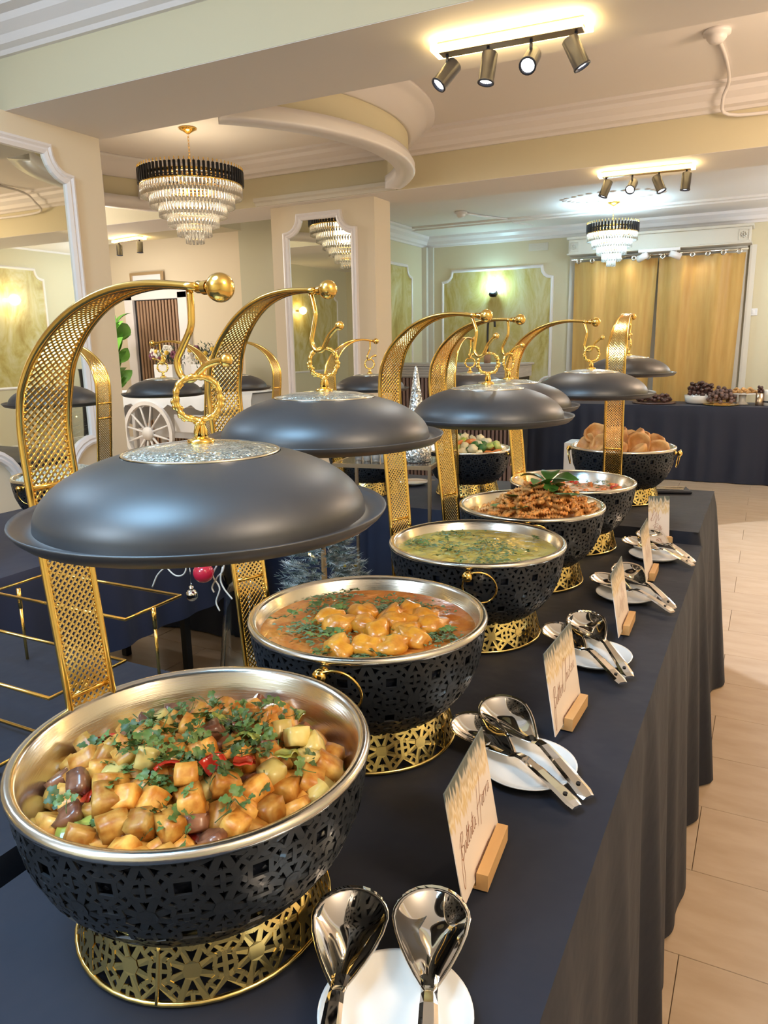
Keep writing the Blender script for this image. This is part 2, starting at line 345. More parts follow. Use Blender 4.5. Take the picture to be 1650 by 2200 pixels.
# round plaster ring between the beams
CX,CY=-3.40,4.12; A=math.asin(.99/1.36)
X=Matrix.Translation((CX,CY,0))
def arcs(name,prof,mt,closed=True):
    m=MB()
    for a in (0,PI): m.lathe(prof,48,X,a-A,a+A,True,closed)
    return struct(name,m,mt)
arcs('trim_8_ring_band',[(1.25,ZS),(1.365,ZS),(1.375,ZS+.012),(1.362,ZS+.03),(1.372,ZS+.045),(1.355,ZS+.06),(1.35,ZS+.082),(1.25,ZS+.082)],'trim')
arcs('trim_9_ring_drum',[(1.265,ZS+.08),(1.33,ZS+.08),(1.33,ZC),(1.265,ZC)],'wall')
cc=crown(.17,ZC-ZT)
arcs('trim_10_ring_cornice',[(1.33+a,ZT+b) for a,b in cc],'trim')
arcs('trim_11_inner_cornice',[(1.265-a*.8,ZT+b) for a,b in reversed(cc)],'trim')
m=MB()
for a in (PI-.5,PI-.22,PI+.1): m.lathe([(1.225,ZS+.06),(1.268,ZS+.06),(1.268,ZC-.1),(1.225,ZC-.1)],2,X,a,a+.045,False,True)
struct('trim_12_pilasters',m,'trim')
# plaster pillars
m=MB(); m.box(-3.9,-3.24,2.0,3.09,0,ZS); pil=struct('wall_pillar_near',m,'wall_tan')
m=MB(); m.box(-3.673,-2.735,5.227,5.49,0,ZS); struct('wall_pillar_far',m,'wall_tan')
m=MB(); m.box(-3.70,-2.715,5.19,5.50,ZS-.0,ZS+.0); m.extr([(0,0),(.02,0),(.03,.02),(.05,.03),(.05,.055),(0,.055)],(-3.73,5.13,ZS),(-2.5,5.13,ZS),(0,-1,0)); struct('trim_13_pillar_cap',m,'trim2')
m=MB(); m.box(-3.82,-3.76,8.50,8.56,0,R(1.12)); m.box(-3.80,-3.70,8.565,8.6,0,R(1.12)); struct('trim_14_corner_post',m,'trim2')
def skirt(name,segs):
    m=MB()
    for p0,p1,r in segs: m.extr([(0,0),(.018,0),(.018,.12),(.010,.14),(.012,.15),(0,.16)],p0,p1,r)
    struct(name,m,'trim2')
skirt('baseboard_right',[((XR,YN,0),(XR,YF,0),(-1,0,0))]); skirt('baseboard_back',[((-3.82,YF,0),(XR,YF,0),(0,-1,0))])
skirt('baseboard_left',[((XL,YN,0),(XL,7.34,0),(1,0,0)),((-6.4,7.34,0),(-3.9,7.28,0),(0,-1,0))])
# notched frames, mirrors, gold panels
def notched(u0,u1,v0,v1,c,seg=5,cb=None):
    pts=[]; cb=cb or c
    for (cx,cy,a0,k) in ((u0,v0,PI/2,cb),(u1,v0,PI,cb),(u1,v1,-PI/2,c),(u0,v1,0,c)):
        for i in range(seg+1):
            a=a0-PI/2*i/seg; pts.append((cx+k*math.cos(a),cy+k*math.sin(a)))
    return pts
FP=[(-.055,0),(-.052,.018),(-.036,.026),(-.026,.020),(-.016,.030),(-.004,.026),(0,0)]
FT=[(-.035,0),(-.032,.012),(-.018,.018),(-.006,.012),(0,0)]
def wall_mirror(name,label,u0,u1,v0,v1,fn,c,cb):
    t=thing(name,label,'mirror',fn((u0+u1)/2,v0,0)); inv=Matrix.Translation(-Vector(t.location))
    ps=notched(u0,u1,v0,v1,c,6,cb); F=lambda u,v,h:tuple(inv@Vector(fn(u,v,h)))
    m=MB(); m.add([F(u,v,.004) for u,v in ps],[tuple(range(len(ps)))]); make('mirror_glass',m,'mirror',t)
    m=MB(); m.frame(ps,F,[(-o if 0 else o+.028,h) for o,h in FP]); make('carved_frame',m,'trim',t)
    return t
wall_mirror('wall_mirror','tall mirror in pink-white notched frame on the near left pillar',2.20,2.86,R(-.65),R(.955),lambda u,v,h:(-3.24+h,u,v),.12,.18)
wall_mirror('wall_mirror','tall mirror in notched white frame on the far pillar past the round plaster ring',-3.53,-2.91,R(-.60),R(.985),lambda u,v,h:(u,5.227-h,v),.13,.13)
def gold_panel(label,u0,u1,v0,v1,fn,c=.12):
    t=thing('wall_panel',label,'wall panel',fn((u0+u1)/2,v0,0)); inv=Matrix.Translation(-Vector(t.location))
    ps=notched(u0,u1,v0,v1,c,4); F=lambda u,v,h:tuple(inv@Vector(fn(u,v,h)))
    m=MB(); m.add([F(u,v,.003) for u,v in ps],[tuple(range(len(ps)))]); make('marbled_infill',m,'panel',t)
    m=MB(); m.frame(ps,F,[(o+.035,h) for o,h in FT]); make('moulding',m,'trim',t)
gold_panel('gold marbled panel with white moulding and a lit lamp on the far wall',-3.57,-2.28,R(-.5),R(.815),lambda u,v,h:(u,YF-h,v))
gold_panel('narrow gold marbled panel on the side wall beside the far pillar',7.0,8.19,R(-.5),R(.86),lambda u,v,h:(-3.82+h,u,v))
for i,(a,b) in enumerate(((5.8,6.98),(3.4,4.9))): gold_panel(('gold marbled panel with warm lamp seen in the near mirror','gold marbled panel on the right wall nearer the aisle')[i],a,b,R(-.45),R(1.0),lambda u,v,h:(XR-h,u,v))
gold_panel('gold marbled panel on the left wall seen in the far mirror',-2.6,-.9,R(-.45),R(.95),lambda u,v,h:(XL+h,u,v))
# floor skirting mouldings low on right wall
# window with pelmet and gold curtain
m=MB(); m.box(-2.02,-.30,8.56,8.6,R(-.9),R(.9)); win=struct('window_1',m,'trim2')
m=MB(); m.bbox(-2.03,-.275,8.34,8.6,R(.905),R(1.055),.004); m.bbox(-2.05,-.255,8.32,8.6,R(1.055),R(1.082),.004); m.bbox(-2.045,-.26,8.325,8.6,R(.90),R(.915),.003); make('pelmet',m,'trim2',win)
for x in (-1.97,-.335):
    m=MB(); m.frame([(x-.045,R(.935)),(x+.045,R(.935)),(x+.045,R(1.03)),(x-.045,R(1.03))],lambda u,v,h:(u,8.34-h,v),[(-.006,0),(-.004,.006),(.002,.006),(.004,0)])
    for k in range(8):
        a=TAU*k/8; m.ball((x+.022*math.cos(a),8.336,R(.983)+.022*math.sin(a)),.010,6,4)
    m.ball((x,8.334,R(.983)),.012,6,4); make('rosette',m,'trim2',win)
m=MB(); m.extr([(0,0),(.05,0),(.06,.02),(.06,.05),(.02,.06),(0,.06)],(-.28,8.6,R(-.65)),(-.28,8.6,R(.905)),(1,0,0),(0,-1,0)); m.extr([(0,0),(.03,0),(.04,.01),(.04,.04),(0,.05)],(-2.06,8.6,R(-.65)),(-2.06,8.6,R(.905)),(1,0,0),(0,-1,0)); make('window_casing',m,'trim2',win)
cur=thing('curtain','gold satin eyelet curtain hanging full width under the white pelmet','curtain',(-1.15,8.45,R(-.7)))
def curtain_mb(x0,x1,seed):
    m=MB(); nx,nz=90,14; v=[];f=[]; rg=random.Random(seed); ph=[rg.uniform(0,6) for _ in range(5)]
    for j in range(nz+1):
        t=j/nz; z=lerp(1.53,0,t)
        for i in range(nx+1):
            s=i/nx; x=lerp(x0,x1,s)-(0.05*t*(s-.3) if x1>0 else 0)
            y=.034*math.sin(s*TAU*2.2+ph[0]+.5*t*math.sin(s*9+ph[1]))*(1-.3*t)+.012*math.sin(s*TAU*5+ph[2]+t*1.3)*(.5+.5*math.sin(s*11+ph[3]))
            v.append((x,y,z))
    for j in range(nz):
        for i in range(nx): a=j*(nx+1)+i; f.append((a,a+1,a+nx+2,a+nx+1))
    return m.add(v,f,True)
make('curtain_panel',curtain_mb(-.84,.02,3),'curtain',cur); make('curtain_panel',curtain_mb(.03,.84,8),'curtain',cur)
m=MB(); m.tube([(-.86,-.01,1.56),(.86,-.01,1.56)],.012); make('curtain_rail',m,'chrome',cur)
for i in range(12):
    m=MB(); m.lathe([(.014,-.006),(.026,-.006),(.026,.006),(.014,.006)],14,Matrix.Translation((-.78+i*.142,-.045,1.535))@Matrix.Rotation(PI/2,4,'X'),closed=True); make('eyelet',m,'chrome',cur)
# door with slats
m=MB(); P=.105
m.bbox(-7.46,-7.32,7.28,7.36,0,R(.68),.006); m.bbox(-6.57,-6.42,7.28,7.36,0,R(.68),.006); m.bbox(-7.46,-6.42,7.28,7.36,R(.60),R(.72),.006); m.bbox(-7.50,-6.38,7.25,7.36,R(.72),R(.745),.004)
door=struct('door_1',m,'trim')
m=MB(); m.box(-7.32,-6.57,7.325,7.338,0,R(.60)); make('door_leaf',m,'dark',door)
sm=MB(); sm.bbox(-.016,.016,0,.024,0,R(.59),.003); sm=mesh('slat',sm,'slat')
for i in range(13): make('slat',sm,None,door,(-7.25+i*.053,7.30,.0))
t=thing('wall_picture','thin gold framed picture above the slatted door','picture',(-7.06,7.33,R(.80)))
m=MB(); m.box(-.24,.24,-.02,.01,0,.11); make('print',m,'white',t)
m=MB(); m.frame([(-.26,0),(.26,0),(.26,.12),(-.26,.12)],lambda u,v,h:(u,-.02-h,v),[(-.02,0),(-.02,.02),(.012,.02),(.012,0)]); make('frame',m,'bronze',t)
# ================================================================== CEILING THINGS
def track_light(label,c,yaw,length,n,aims,first=None,e=7):
    t=thing('track_light',label,'ceiling light',c,yaw)
    m=MB(); m.bbox(-length/2,length/2,-.032,.032,-.022,0,.003); make('base_bar',m,'bronze',t)
    m=MB(); m.frame([(-length/2-.012,-.04),(length/2+.012,-.04),(length/2+.012,.04),(-length/2-.012,.04)],lambda u,v,h:(u,v,h),[(-.006,-.030),(.008,-.030),(.008,-.012),(-.006,-.012),(-.006,-.030)]); make('led_strip',m,'led',t)
    m=MB(); m.bbox(-length/2+.005,length/2-.005,-.027,.027,-.036,-.022,.002); make('tray',m,'bronze',t)
    for i in range(n):
        x=lerp(-length/2+.03,length/2-.03,i/(n-1)); d=Vector(aims[i]).normalized(); q=d.to_track_quat('Z','Y').to_matrix().to_4x4()
        p=Vector((x,0,-.10)); X=Matrix.Translation(p)@q
        m=MB(); m.tube([(x,0,-.034),(x,0,-.075)],.006); m.lathe([(0,-.05),(.026,-.05),(.029,-.046),(.029,.050),(.031,.050),(.031,.056),(.024,.056),(.024,.03)],20,X); hd=make('spot_head',m,'paint_grey',t)
        m=MB(); m.lathe([(0,.046),(.024,.046),(.026,.052)],16,X); make('spot_lens',m,'lens',hd)
        wd=Matrix.Rotation(yaw,4,'Z')@d; wp=Vector(c)+(Matrix.Rotation(yaw,4,'Z')@(p+d*.07))
        light('spot_beam','SPOT',wp,e,COOL,.02,wp+wd,70,.5)
    # warm glow thrown on the ceiling by the strip
    for s in (-1,1):
        o=light('strip_glow','AREA',Vector(c)+Matrix.Rotation(yaw,4,'Z')@Vector((0,s*.052,-.03)),1.2,(1,.74,.36),length,Vector(c)+Matrix.Rotation(yaw,4,'Z')@Vector((0,s*.09,0)),sy=.015)
    return t
track_light('brass track light with four spots on the near beam',(-.93,2.843,ZS-.002),.05,.53,4,[(-.5,-.5,-.8),(-.1,-.15,-1),(.0,-.75,-.55),(.45,.1,-.9)])
track_light('brass track light with four spots on the far beam',(-.82,5.34,ZS-.002),.06,.55,4,[(-.3,-.1,-.9),(-.1,-.75,-.5),(.4,-.2,-.9),(-.05,-.05,-1)])
track_light('brass track light with two spots on the left beam behind the near pillar',(-5.80,5.80,ZS-.002),-.17,.40,2,[(0,-.05,-1),(0,-.05,-1)])
def chandelier(label,c,ztop,R0,tiers,h_bar,bulb,e,lcol,HL=.108):
    t=thing('chandelier',label,'chandelier',(c[0],c[1],ztop))
    zr=c[2]-ztop
    m=MB(); m.lathe([(0,0),(.055,0),(.06,-.008),(.03,-.022),(.012,-.035),(0,-.035)],20); make('ceiling_rose',m,'gold',t)
    m=MB(); n=int((-.035-zr-.05)/-.022*-1) if 0 else max(4,int((abs(zr)-.085)/.02))
    for i in range(n):
        z=-.035-(abs(zr)-.085)*(i+.5)/n; hl=(abs(zr)-.085)/n*.72
        m.tube([(.006*math.cos(a)*(1 if i%2 else 0.0),.006*math.cos(a)*(0 if i%2 else 1.0),z+hl*math.sin(a)) for a in [TAU*k/8 for k in range(8)]],.0016,4,True)
    make('chain',m,'gold',t)
    nb=int(R0*TAU/.030)
    m=MB()
    for i in range(nb):
        a=TAU*i/nb; X=Matrix.Translation((R0*math.cos(a),R0*math.sin(a),zr))@Matrix.Rotation(a,4,'Z')
        m.bbox(-.006,.006,-.0085,.0085,-h_bar/2,h_bar/2,.002,X)
    tag(make('black_rods',m,'rod',t),kind='stuff')
    m=MB()
    for i in range(nb):
        a=TAU*i/nb; m.tube([(R0*math.cos(a),R0*math.sin(a),zr+h_bar/2),(R0*math.cos(a),R0*math.sin(a),zr+h_bar/2+.02)],.0035,5)
    m.lathe([(R0-.012,zr-h_bar/2+.01),(R0-.004,zr-h_bar/2-.008),(R0-.02,zr-h_bar/2-.008),(R0-.02,zr-h_bar/2+.01)],40,closed=True)
    m.lathe([(R0-.014,zr+.01),(R0-.008,zr+.01),(R0-.008,zr-.01),(R0-.014,zr-.01)],40,closed=True)
    for k in range(4):
        a=TAU*k/4; m.tube([(0,0,zr+.04),(R0*.5*math.cos(a),R0*.5*math.sin(a),zr+.02),((R0-.012)*math.cos(a),(R0-.012)*math.sin(a),zr)],.005,6)
    m.ball((0,0,zr+.04),.02); make('gold_frame',m,'gold',t)
    z=zr-h_bar/2+.02
    for q in range(tiers):
        r=R0*(.96-.80*q/(tiers-1)); hl=HL if q<tiers-1 else HL*.85; n=max(6,int(r*TAU/.024)); m=MB(); g=MB()
        for i in range(n):
            a=TAU*(i+.5*(q%2))/n; x,y=r*math.cos(a),r*math.sin(a)
            m.tube([(x,y,z),(x,y,z-hl)],.0075,6)
        g.lathe([(r-.004,z+.004),(r+.003,z+.004),(r+.003,z-.004),(r-.004,z-.004)],30,closed=True)
        tier=make('crystal_tier',m,'crystal',t); tag(tier,kind='stuff'); make('tier_ring',g,'gold',tier)
        z-=hl*.62
    for k in range(5):
        a=TAU*k/5; x,y=R0*.45*math.cos(a),R0*.45*math.sin(a)
        m=MB(); m.ball((x,y,zr-.06),.022,8,6); make('bulb',m,bulb,t)
    light('chandelier_glow','POINT',(c[0],c[1],c[2]-.08),e,lcol,.12)
    return t
chandelier('large unlit-looking black and gold chandelier with clear crystal tiers inside the plaster ring',(-3.57,4.18,R(1.105)),ZC,.343,6,.090,'yellow',6,(1,.85,.6),.098)
chandelier('smaller brightly lit black and crystal chandelier before the gold curtain',(-1.44,7.6,R(1.035)),R(1.27),.235,5,.075,'bulb',42,(.45,.78,1.0),.098)
# plaster ceiling rose around the far chandelier
m=MB()
for k in range(26):
    a=TAU*k/26; rr=.42+.02*math.sin(a*6); m.ball((-1.40+rr*math.cos(a),7.28+rr*.55*math.sin(a),R(1.268)),.02,6,4,sc_=(1.6,1,.5))
struct('trim_15_rose',m,'ceil')
def detector(label,c,path):
    t=thing('smoke_detector',label,'smoke detector',c)
    m=MB(); m.lathe([(0,0),(.062,0),(.062,-.018),(.045,-.022),(.045,-.034),(.030,-.052),(0,-.054)],24); make('body',m,'trim',t)
    m=MB(); m.tube(crom(path,24),.010,6); make('cable_cover',m,'trim',t)
detector('white round smoke detector with cable cover on the recessed ceiling',(-.36,4.21,ZC),[(.0,.04,-.01),(.02,.4,-.008),(.02,.7,-.03),(-.01,.78,-.10),(.02,.86,-.16),(.3,.895,-.17),(.8,.895,-.165)])
detector('small white smoke detector with straight trunking on the far ceiling',(-2.86,7.32,R(1.27)),[(.02,.04,-.01),(.15,.35,-.01),(.3,.66,-.012),(.32,.70,-.035),(.45,.98,-.035)])
m=MB(); m.bbox(-.11,.11,-.012,0,0,.08,.003); 
for i in range(4): m.bbox(-.1,.1,-.016,-.01,.012+i*.018,.018+i*.018,.001)
tag(make('air_vent',m,'trim2',loc=(-2.43,YF,R(1.0))),'small cream air vent high on the far wall','vent')
def sconce(label,loc,rotz,kind):
    t=thing('wall_lamp',label,'wall lamp',loc,rotz)      # faces local -Y
    if kind=='cup':
        m=MB(); m.lathe([(0,-.03),(.035,-.025),(.05,0),(.045,.02),(.02,.022)],16,Matrix.Translation((0,-.07,-.02))); m.tube([(0,-.06,-.02),(0,0,-.02)],.012); m.lathe([(0,0),(.03,0),(.03,.01),(0,.012)],14,Matrix.Rotation(PI/2,4,'X')); make('black_cup',m,'dark',t)
        m=MB(); m.ball((0,-.07,.035),.034,12,8); make('bulb',m,'bulb',t)
    else:
        m=MB()
        for i in range(9):
            x=-.06+i*.015; m.tube([(x,-.07+.03*abs(i-4)/4,-.12+.02*(i%2)),(x,-.07+.03*abs(i-4)/4,.12+.02*(i%2))],.006,6)
        make('crystal_bars',m,'crystal',t)
        m=MB(); m.bbox(-.065,.065,-.045,0,-.02,.02,.004); make('bracket',m,'gold',t)
        m=MB(); m.ball((0,-.05,.085),.035,10,8); m.ball((0,-.05,-.085),.035,10,8); make('bulb',m,'bulbw',t)
    return t
sconce('small black cup lamp glowing cold white on the gold panel of the far wall',(-2.93,YF-.004,R(.565)),0,'cup')
light('lamp_glow','POINT',(-2.93,YF-.12,R(.64)),6,(.45,.88,1),.03)
for i,(x,y,r) in enumerate(((XR-.004,6.45,PI/2),(XR-.004,4.15,PI/2),(XL+.004,-1.2,-PI/2))):
    sconce(('warm crystal wall lamp on the right wall, seen in the near mirror','warm crystal wall lamp on the right wall nearer the aisle','warm crystal wall lamp on the left wall, seen in the far mirror')[i],(x,y,R(.62)),r,'bars')
    light('lamp_glow','POINT',(x+(-.12 if x>0 else .12),y,R(.62)),6,(1,.72,.34),.06)
t=thing('picture_spot','pair of white spot lamps under the pelmet lighting the curtain','spot lamp',(-1.1,8.28,R(.90)))
m=MB(); m.bbox(-.2,.2,-.015,.015,-.03,0,.003); make('rail',m,'trim',t)
for s in (-1,1):
    d=Vector((s*.9,.35,-.35)).normalized(); X=Matrix.Translation((s*.16,0,-.075))@d.to_track_quat('Z','Y').to_matrix().to_4x4()
    m=MB(); m.tube([(s*.16,0,-.02),(s*.16,0,-.07)],.006); m.lathe([(0,-.06),(.03,-.06),(.034,.05),(.028,.05)],16,X); hd=make('lamp_head',m,'trim',t)
    m=MB(); m.lathe([(0,.044),(.028,.044)],14,X); make('lens',m,'lens',hd)
    light('curtain_spot','SPOT',(-1.1+s*.25,8.26,R(.84)),2.2,(1,.74,.40),.03,(-1.1+s*.52,8.46,R(.3)),95,.6)
# ================================================================== TABLES
def cloth(label,x0,x1,y0,y1,ztop,zbot,seed,amp=.022,mt='cloth',nx=40,ny=40,flare=.02,sd=(1,1,1,1)):
    t=thing('tablecloth',label,'tablecloth',((x0+x1)/2,(y0+y1)/2,zbot))
    hx,hy=(x1-x0)/2,(y1-y0)/2; h=ztop-zbot; m=MB(); v=[];f=[]
    for j in range(ny+1):
        for i in range(nx+1):
            x=lerp(-hx,hx,i/nx); y=lerp(-hy,hy,j/ny); e=min(hx-abs(x),hy-abs(y))
            v.append((x,y,h-.001-.0012*(1+noise.noise(Vector((x*5+seed,y*5,0))))*min(1,e/.03)))
    for j in range(ny):
        for i in range(nx): a=j*(nx+1)+i; f.append((a,a+1,a+nx+2,a+nx+1))
    m.add(v,f,True); make('cloth_top',m,mt,t)
    r=.02; per=[]
    def edge(a,b,n):
        L_=(Vector(b)-Vector(a)).length; n=max(2,int(L_/.012))
        for i in range(n): per.append((Vector(a).lerp(Vector(b),i/n),None))
    cs=[(-hx+r,-hy),(hx-r,-hy),(hx,-hy+r),(hx,hy-r),(hx-r,hy),(-hx+r,hy),(-hx,hy-r),(-hx,-hy+r)]
    for i in range(8): edge(cs[i],cs[(i+1)%8],0) if i%2==0 else per.extend([(Vector(cs[i]).lerp(Vector(cs[(i+1)%8]),q/4),None) for q in range(4)])
    n=len(per); P=[p for p,_ in per]; rows=14; v=[];f=[]; s=0; S=[0]
    for i in range(1,n): s+=(P[i]-P[i-1]).length; S.append(s)
    for i in range(n):
        tg=(P[(i+2)%n]-P[i-2]).normalized(); nr=Vector((tg.y,-tg.x))
        corner=max(0,1-min((P[i]-Vector(c)).length for c in ((hx,hy),(-hx,hy),(hx,-hy),(-hx,-hy)))/.16)
        q=S[i]
        fold=math.sin(q*38+2.5*noise.noise(Vector((q*3,seed,0))))*.6+math.sin(q*17+seed+3*noise.noise(Vector((q*2,seed+9,0))))*.8+.5*noise.noise(Vector((q*14,seed,3)))
        for k in range(rows+1):
            tt=k/rows; d=0 if k==0 else (.004+(amp*(tt**.75)*(fold*.62+.75)+flare*tt+corner*.05*tt)*(nr.x**2*(sd[0] if nr.x<0 else sd[1])+nr.y**2*(sd[2] if nr.y<0 else sd[3])))
            p=P[i]+nr*d; v.append((p.x,p.y,h*(1-tt) if k else h-.001))
    for i in range(n):
        j=(i+1)%n
        for k in range(rows): a=i*(rows+1)+k; b=j*(rows+1)+k; f.append((a,a+1,b+1,b))
    m=MB(); m.add(v,f,True); make('cloth_skirt',m,mt,t)
    return t
ZA=R(-.60); ZD=R(-.635); ZE=R(-.568); ZCt=R(-.63)
cloth('black tablecloth of the front buffet table beside the aisle',-.735,-.135,-.35,2.33,ZA,.006,1,.030,nx=30,ny=90,flare=.012,sd=(.1,1,1,.05))
cloth('black tablecloth of the raised end table under the bowl of golden puddings',-.86,-.150,2.36,3.06,ZE,.006,5,.020,nx=30,ny=30,sd=(.05,1,.05,1))
cloth('black tablecloth behind the bronze stand, under the vegetable dish',-2.62,-.90,2.62,3.32,ZD,.006,7,.018,'cloth2',60,30,sd=(1,.05,.5,1))
cloth('dark cloth on the low table at the left holding the gold wire riser',-1.86,-.785,-.4,.978,ZA,.006,11,.018,'cloth',50,50,sd=(.05,.1,1,1))
cloth('black tablecloth of the left buffet table with its hem off the floor',-2.68,-1.90,.55,2.44,ZCt,R(-.985),13,.02,'cloth2',30,60,.01,(1,1,1,.1))
cloth('long dark navy tablecloth on the dessert table before the curtain',-2.60,1.2,7.74,8.30,R(-.622),.006,17,.020,'cloth2',80,20)
t=thing('folding_table','black folding table legs under the left buffet cloth','table',(-2.3,1.5,0))
m=MB(); m.box(-.34,.34,-.9,.9,ZCt-.035,ZCt-.006); make('tabletop',m,'dark',t)
for x in (-.18,.18):
    for y in (-.55,.92*.0+.0,1.05*.0+.75): 
        m=MB(); m.bbox(x-.016,x+.016,y-.016,y+.016,0,ZCt-.035,.003); make('leg',m,'dark',t)
# ================================================================== LATTICE
def lattice(fn,nu,v0,v1,s,wd,th,hz=0.0):
    """rosette lattice: octagon cells with spokes; fn(u,v,h) ; u in cells, v in cells"""
    m=MB()
    def rib(a,b,w=wd):
        a=Vector(a);b=Vector(b)
        if (a.y<v0 and b.y<v0) or (a.y>v1 and b.y>v1): return
        if a.y>b.y: a,b=b,a
        if a.y<v0: a=a.lerp(b,(v0-a.y)/(b.y-a.y))
        if b.y>v1: b=a.lerp(b,(v1-a.y)/(b.y-a.y))
        d=(b-a)
        if d.length<.02: return
        p=Vector((-d.y,d.x)).normalized()*w/2
        q=[a-p,a+p,b+p,b-p]; vs=[fn(c.x,c.y,0) for c in q]+[fn(c.x,c.y,th) for c in q]
        m.add(vs,[(3,2,1,0),(4,5,6,7),(0,4,7,3),(1,2,6,5)])
    rows=range(int(math.floor(v0)),int(math.ceil(v1)))
    for r in rows:
        for c in range(nu):
            cx,cy=c,r+.5
            if cy+.5<v0 or cy-.5>v1: continue
            V=[(cx+.5*sx,cy+.207*sy) for sx,sy in ((1,-1),(1,1))]+[(cx+.207,cy+.5),(cx-.207,cy+.5),(cx-.5,cy+.207),(cx-.5,cy-.207),(cx-.207,cy-.5),(cx+.207,cy-.5)]
            I=[(cx+.33*math.cos(TAU*(k)/8),cy+.33*math.sin(TAU*k/8)) for k in range(8)]
            for k in range(8):
                rib((cx,cy),V[k],wd*1.3)
                if k in (0,1,2,3,5,7): rib(V[k],V[(k+1)%8])
                k1=(k+1)%8; mx=((V[k][0]+V[k1][0])/2,(V[k][1]+V[k1][1])/2)
                rib(I[k],mx,wd*.8)
                p=(cx+(V[k1][0]-cx)*.74,cy+(V[k1][1]-cy)*.74); rib(I[k],p,wd*.8); rib(p,I[k1],wd*.8)
            qx,qy=cx+.5,cy+.5; Q=[(qx+.15,qy),(qx,qy+.15),(qx-.15,qy),(qx,qy-.15)]
            E4=[(qx+.147,qy+.147),(qx-.147,qy+.147),(qx-.147,qy-.147),(qx+.147,qy-.147)]
            for k in range(4): rib(E4[k],E4[(k+1)%4],wd*.8)
            if v0<cy-.17 and cy+.17<v1:
                o=[fn(cx+.15*math.cos(TAU*k/8),cy+.15*math.sin(TAU*k/8),th*1.15) for k in range(8)]; m.add(o,[tuple(range(8))])
    return m
def prof_fn(prof,nu,s):
    P=[Vector(p) for p in prof]; L=[0]
    for i in range(1,len(P)): L.append(L[-1]+(P[i]-P[i-1]).length)
    tot=L[-1]
    def fn(u,v,h):
        d=max(0,min(tot,v*s)); i=0
        while i<len(P)-2 and d>L[i+1]: i+=1
        t=(d-L[i])/(L[i+1]-L[i]); p=P[i].lerp(P[i+1],t); tg=(P[i+1]-P[i]).normalized(); nr=Vector((tg.y,-tg.x)); nr=nr if nr.x>0 else -nr
        p=p+nr*h; a=TAU*u/nu
        return (p.x*math.cos(a),p.x*math.sin(a),p.y)
    return fn,tot
RB=.18
PR=[(.120,.056),(.140,.074),(.158,.098),(.171,.130),(.177,.162),(.179,.190)]
PBs=[(.134,.003),(.131,.012),(.121,.050),(.119,.058)]
def ref(prof,n=4): return [tuple(Vector(prof[i]).lerp(Vector(prof[i+1]),k/n)) for i in range(len(prof)-1) for k in range(n)]+[prof[-1]]
f1,L1=prof_fn(PR,17,.062); f2,L2=prof_fn(PBs,13,.060)
SH=mesh('pierced_shell',lattice(f1,17,.0,L1/.062,.062,.088,.0022),'black')
m=lattice(f2,13,-.0,L2/L2/.060,.060,.082,.0016)
for r_,z_,q in ((.1345,.003,.003),(.1195,.058,.0025)): m.tube([(r_*math.cos(TAU*k/48),r_*math.sin(TAU*k/48),z_) for k in range(48)],q,6,True)
for k in range(4):
    a=TAU*k/4+.35; m.tube([(r_*math.cos(a)*1.01,r_*math.sin(a)*1.01,z_) for r_,z_ in PBs],.0022,5)
BS=mesh('brass_base',m,'gold_base')
m=MB(); m.lathe([(0,.060),(.112,.060),(.133,.076),(.152,.100),(.1655,.131),(.1715,.162),(.1745,.188)],40); m.lathe([(.118,.058),(.121,.062),(.114,.066)],40); WP=mesh('water_pan',m,'inner')
m=MB(); m.lathe([(0,.082),(.06,.084),(.102,.095),(.130,.113),(.151,.140),(.1645,.172),(.1710,.194),(.1745,.1985),(.180,.1992),(.1835,.197),(.1845,.193),(.183,.189),(.179,.188)],72); PAN=mesh('food_pan',m,'steel')
def handle_mb():
    m=MB(); m.lathe([(0,0),(.008,0),(.008,.003),(.005,.005),(.005,.010),(.009,.012),(.0105,.017),(.009,.022),(.004,.025),(0,.0255)],12,Matrix.Translation((.178,0,.178))@Matrix.Rotation(PI/2,4,'Y'))
    return m
KN=mesh('handle_knob',handle_mb(),'gold')
m=MB(); m.tube([(.030*math.sin(TAU*k/28),0,-.034+.034*math.cos(TAU*k/28)) for k in range(28)],.0021,6,True); RG=mesh('drop_ring',m,'gold')
# arm ------------------------------------------------------------
APTS=[(-.172,0,.012),(-.185,0,.06),(-.192,0,.17),(-.212,0,.36),(-.224,0,.47),(-.224,0,.53),(-.205,0,.578),(-.172,0,.612),(-.128,0,.638),(-.078,0,.653),(-.025,0,.657),(.035,0,.652)]
AC=crom(APTS,90)
AL=[0]
for i in range(1,len(AC)): AL.append(AL[-1]+(AC[i]-AC[i-1]).length)
AT=AL[-1]
def arm_at(s,u,h):
    d=max(0,min(AT-1e-6,s*AT)); i=0
    lo,hi=0,len(AC)-2
    while lo<hi:
        md=(lo+hi+1)//2
        if AL[md]<=d: lo=md
        else: hi=md-1
    i=lo; t=(d-AL[i])/(AL[i+1]-AL[i]); p=AC[i].lerp(AC[i+1],t); tg=(AC[i+1]-AC[i]).normalized(); nr=Vector((-tg.z,0,tg.x))
    w_=.0285 if s<.66 else lerp(.0285,.0045,((s-.66)/.34)**.85)
    return p+nr*h+Vector((0,u*w_,0))
m=MB(); pitch=.0085; W2=.05; n=int(AT/pitch)
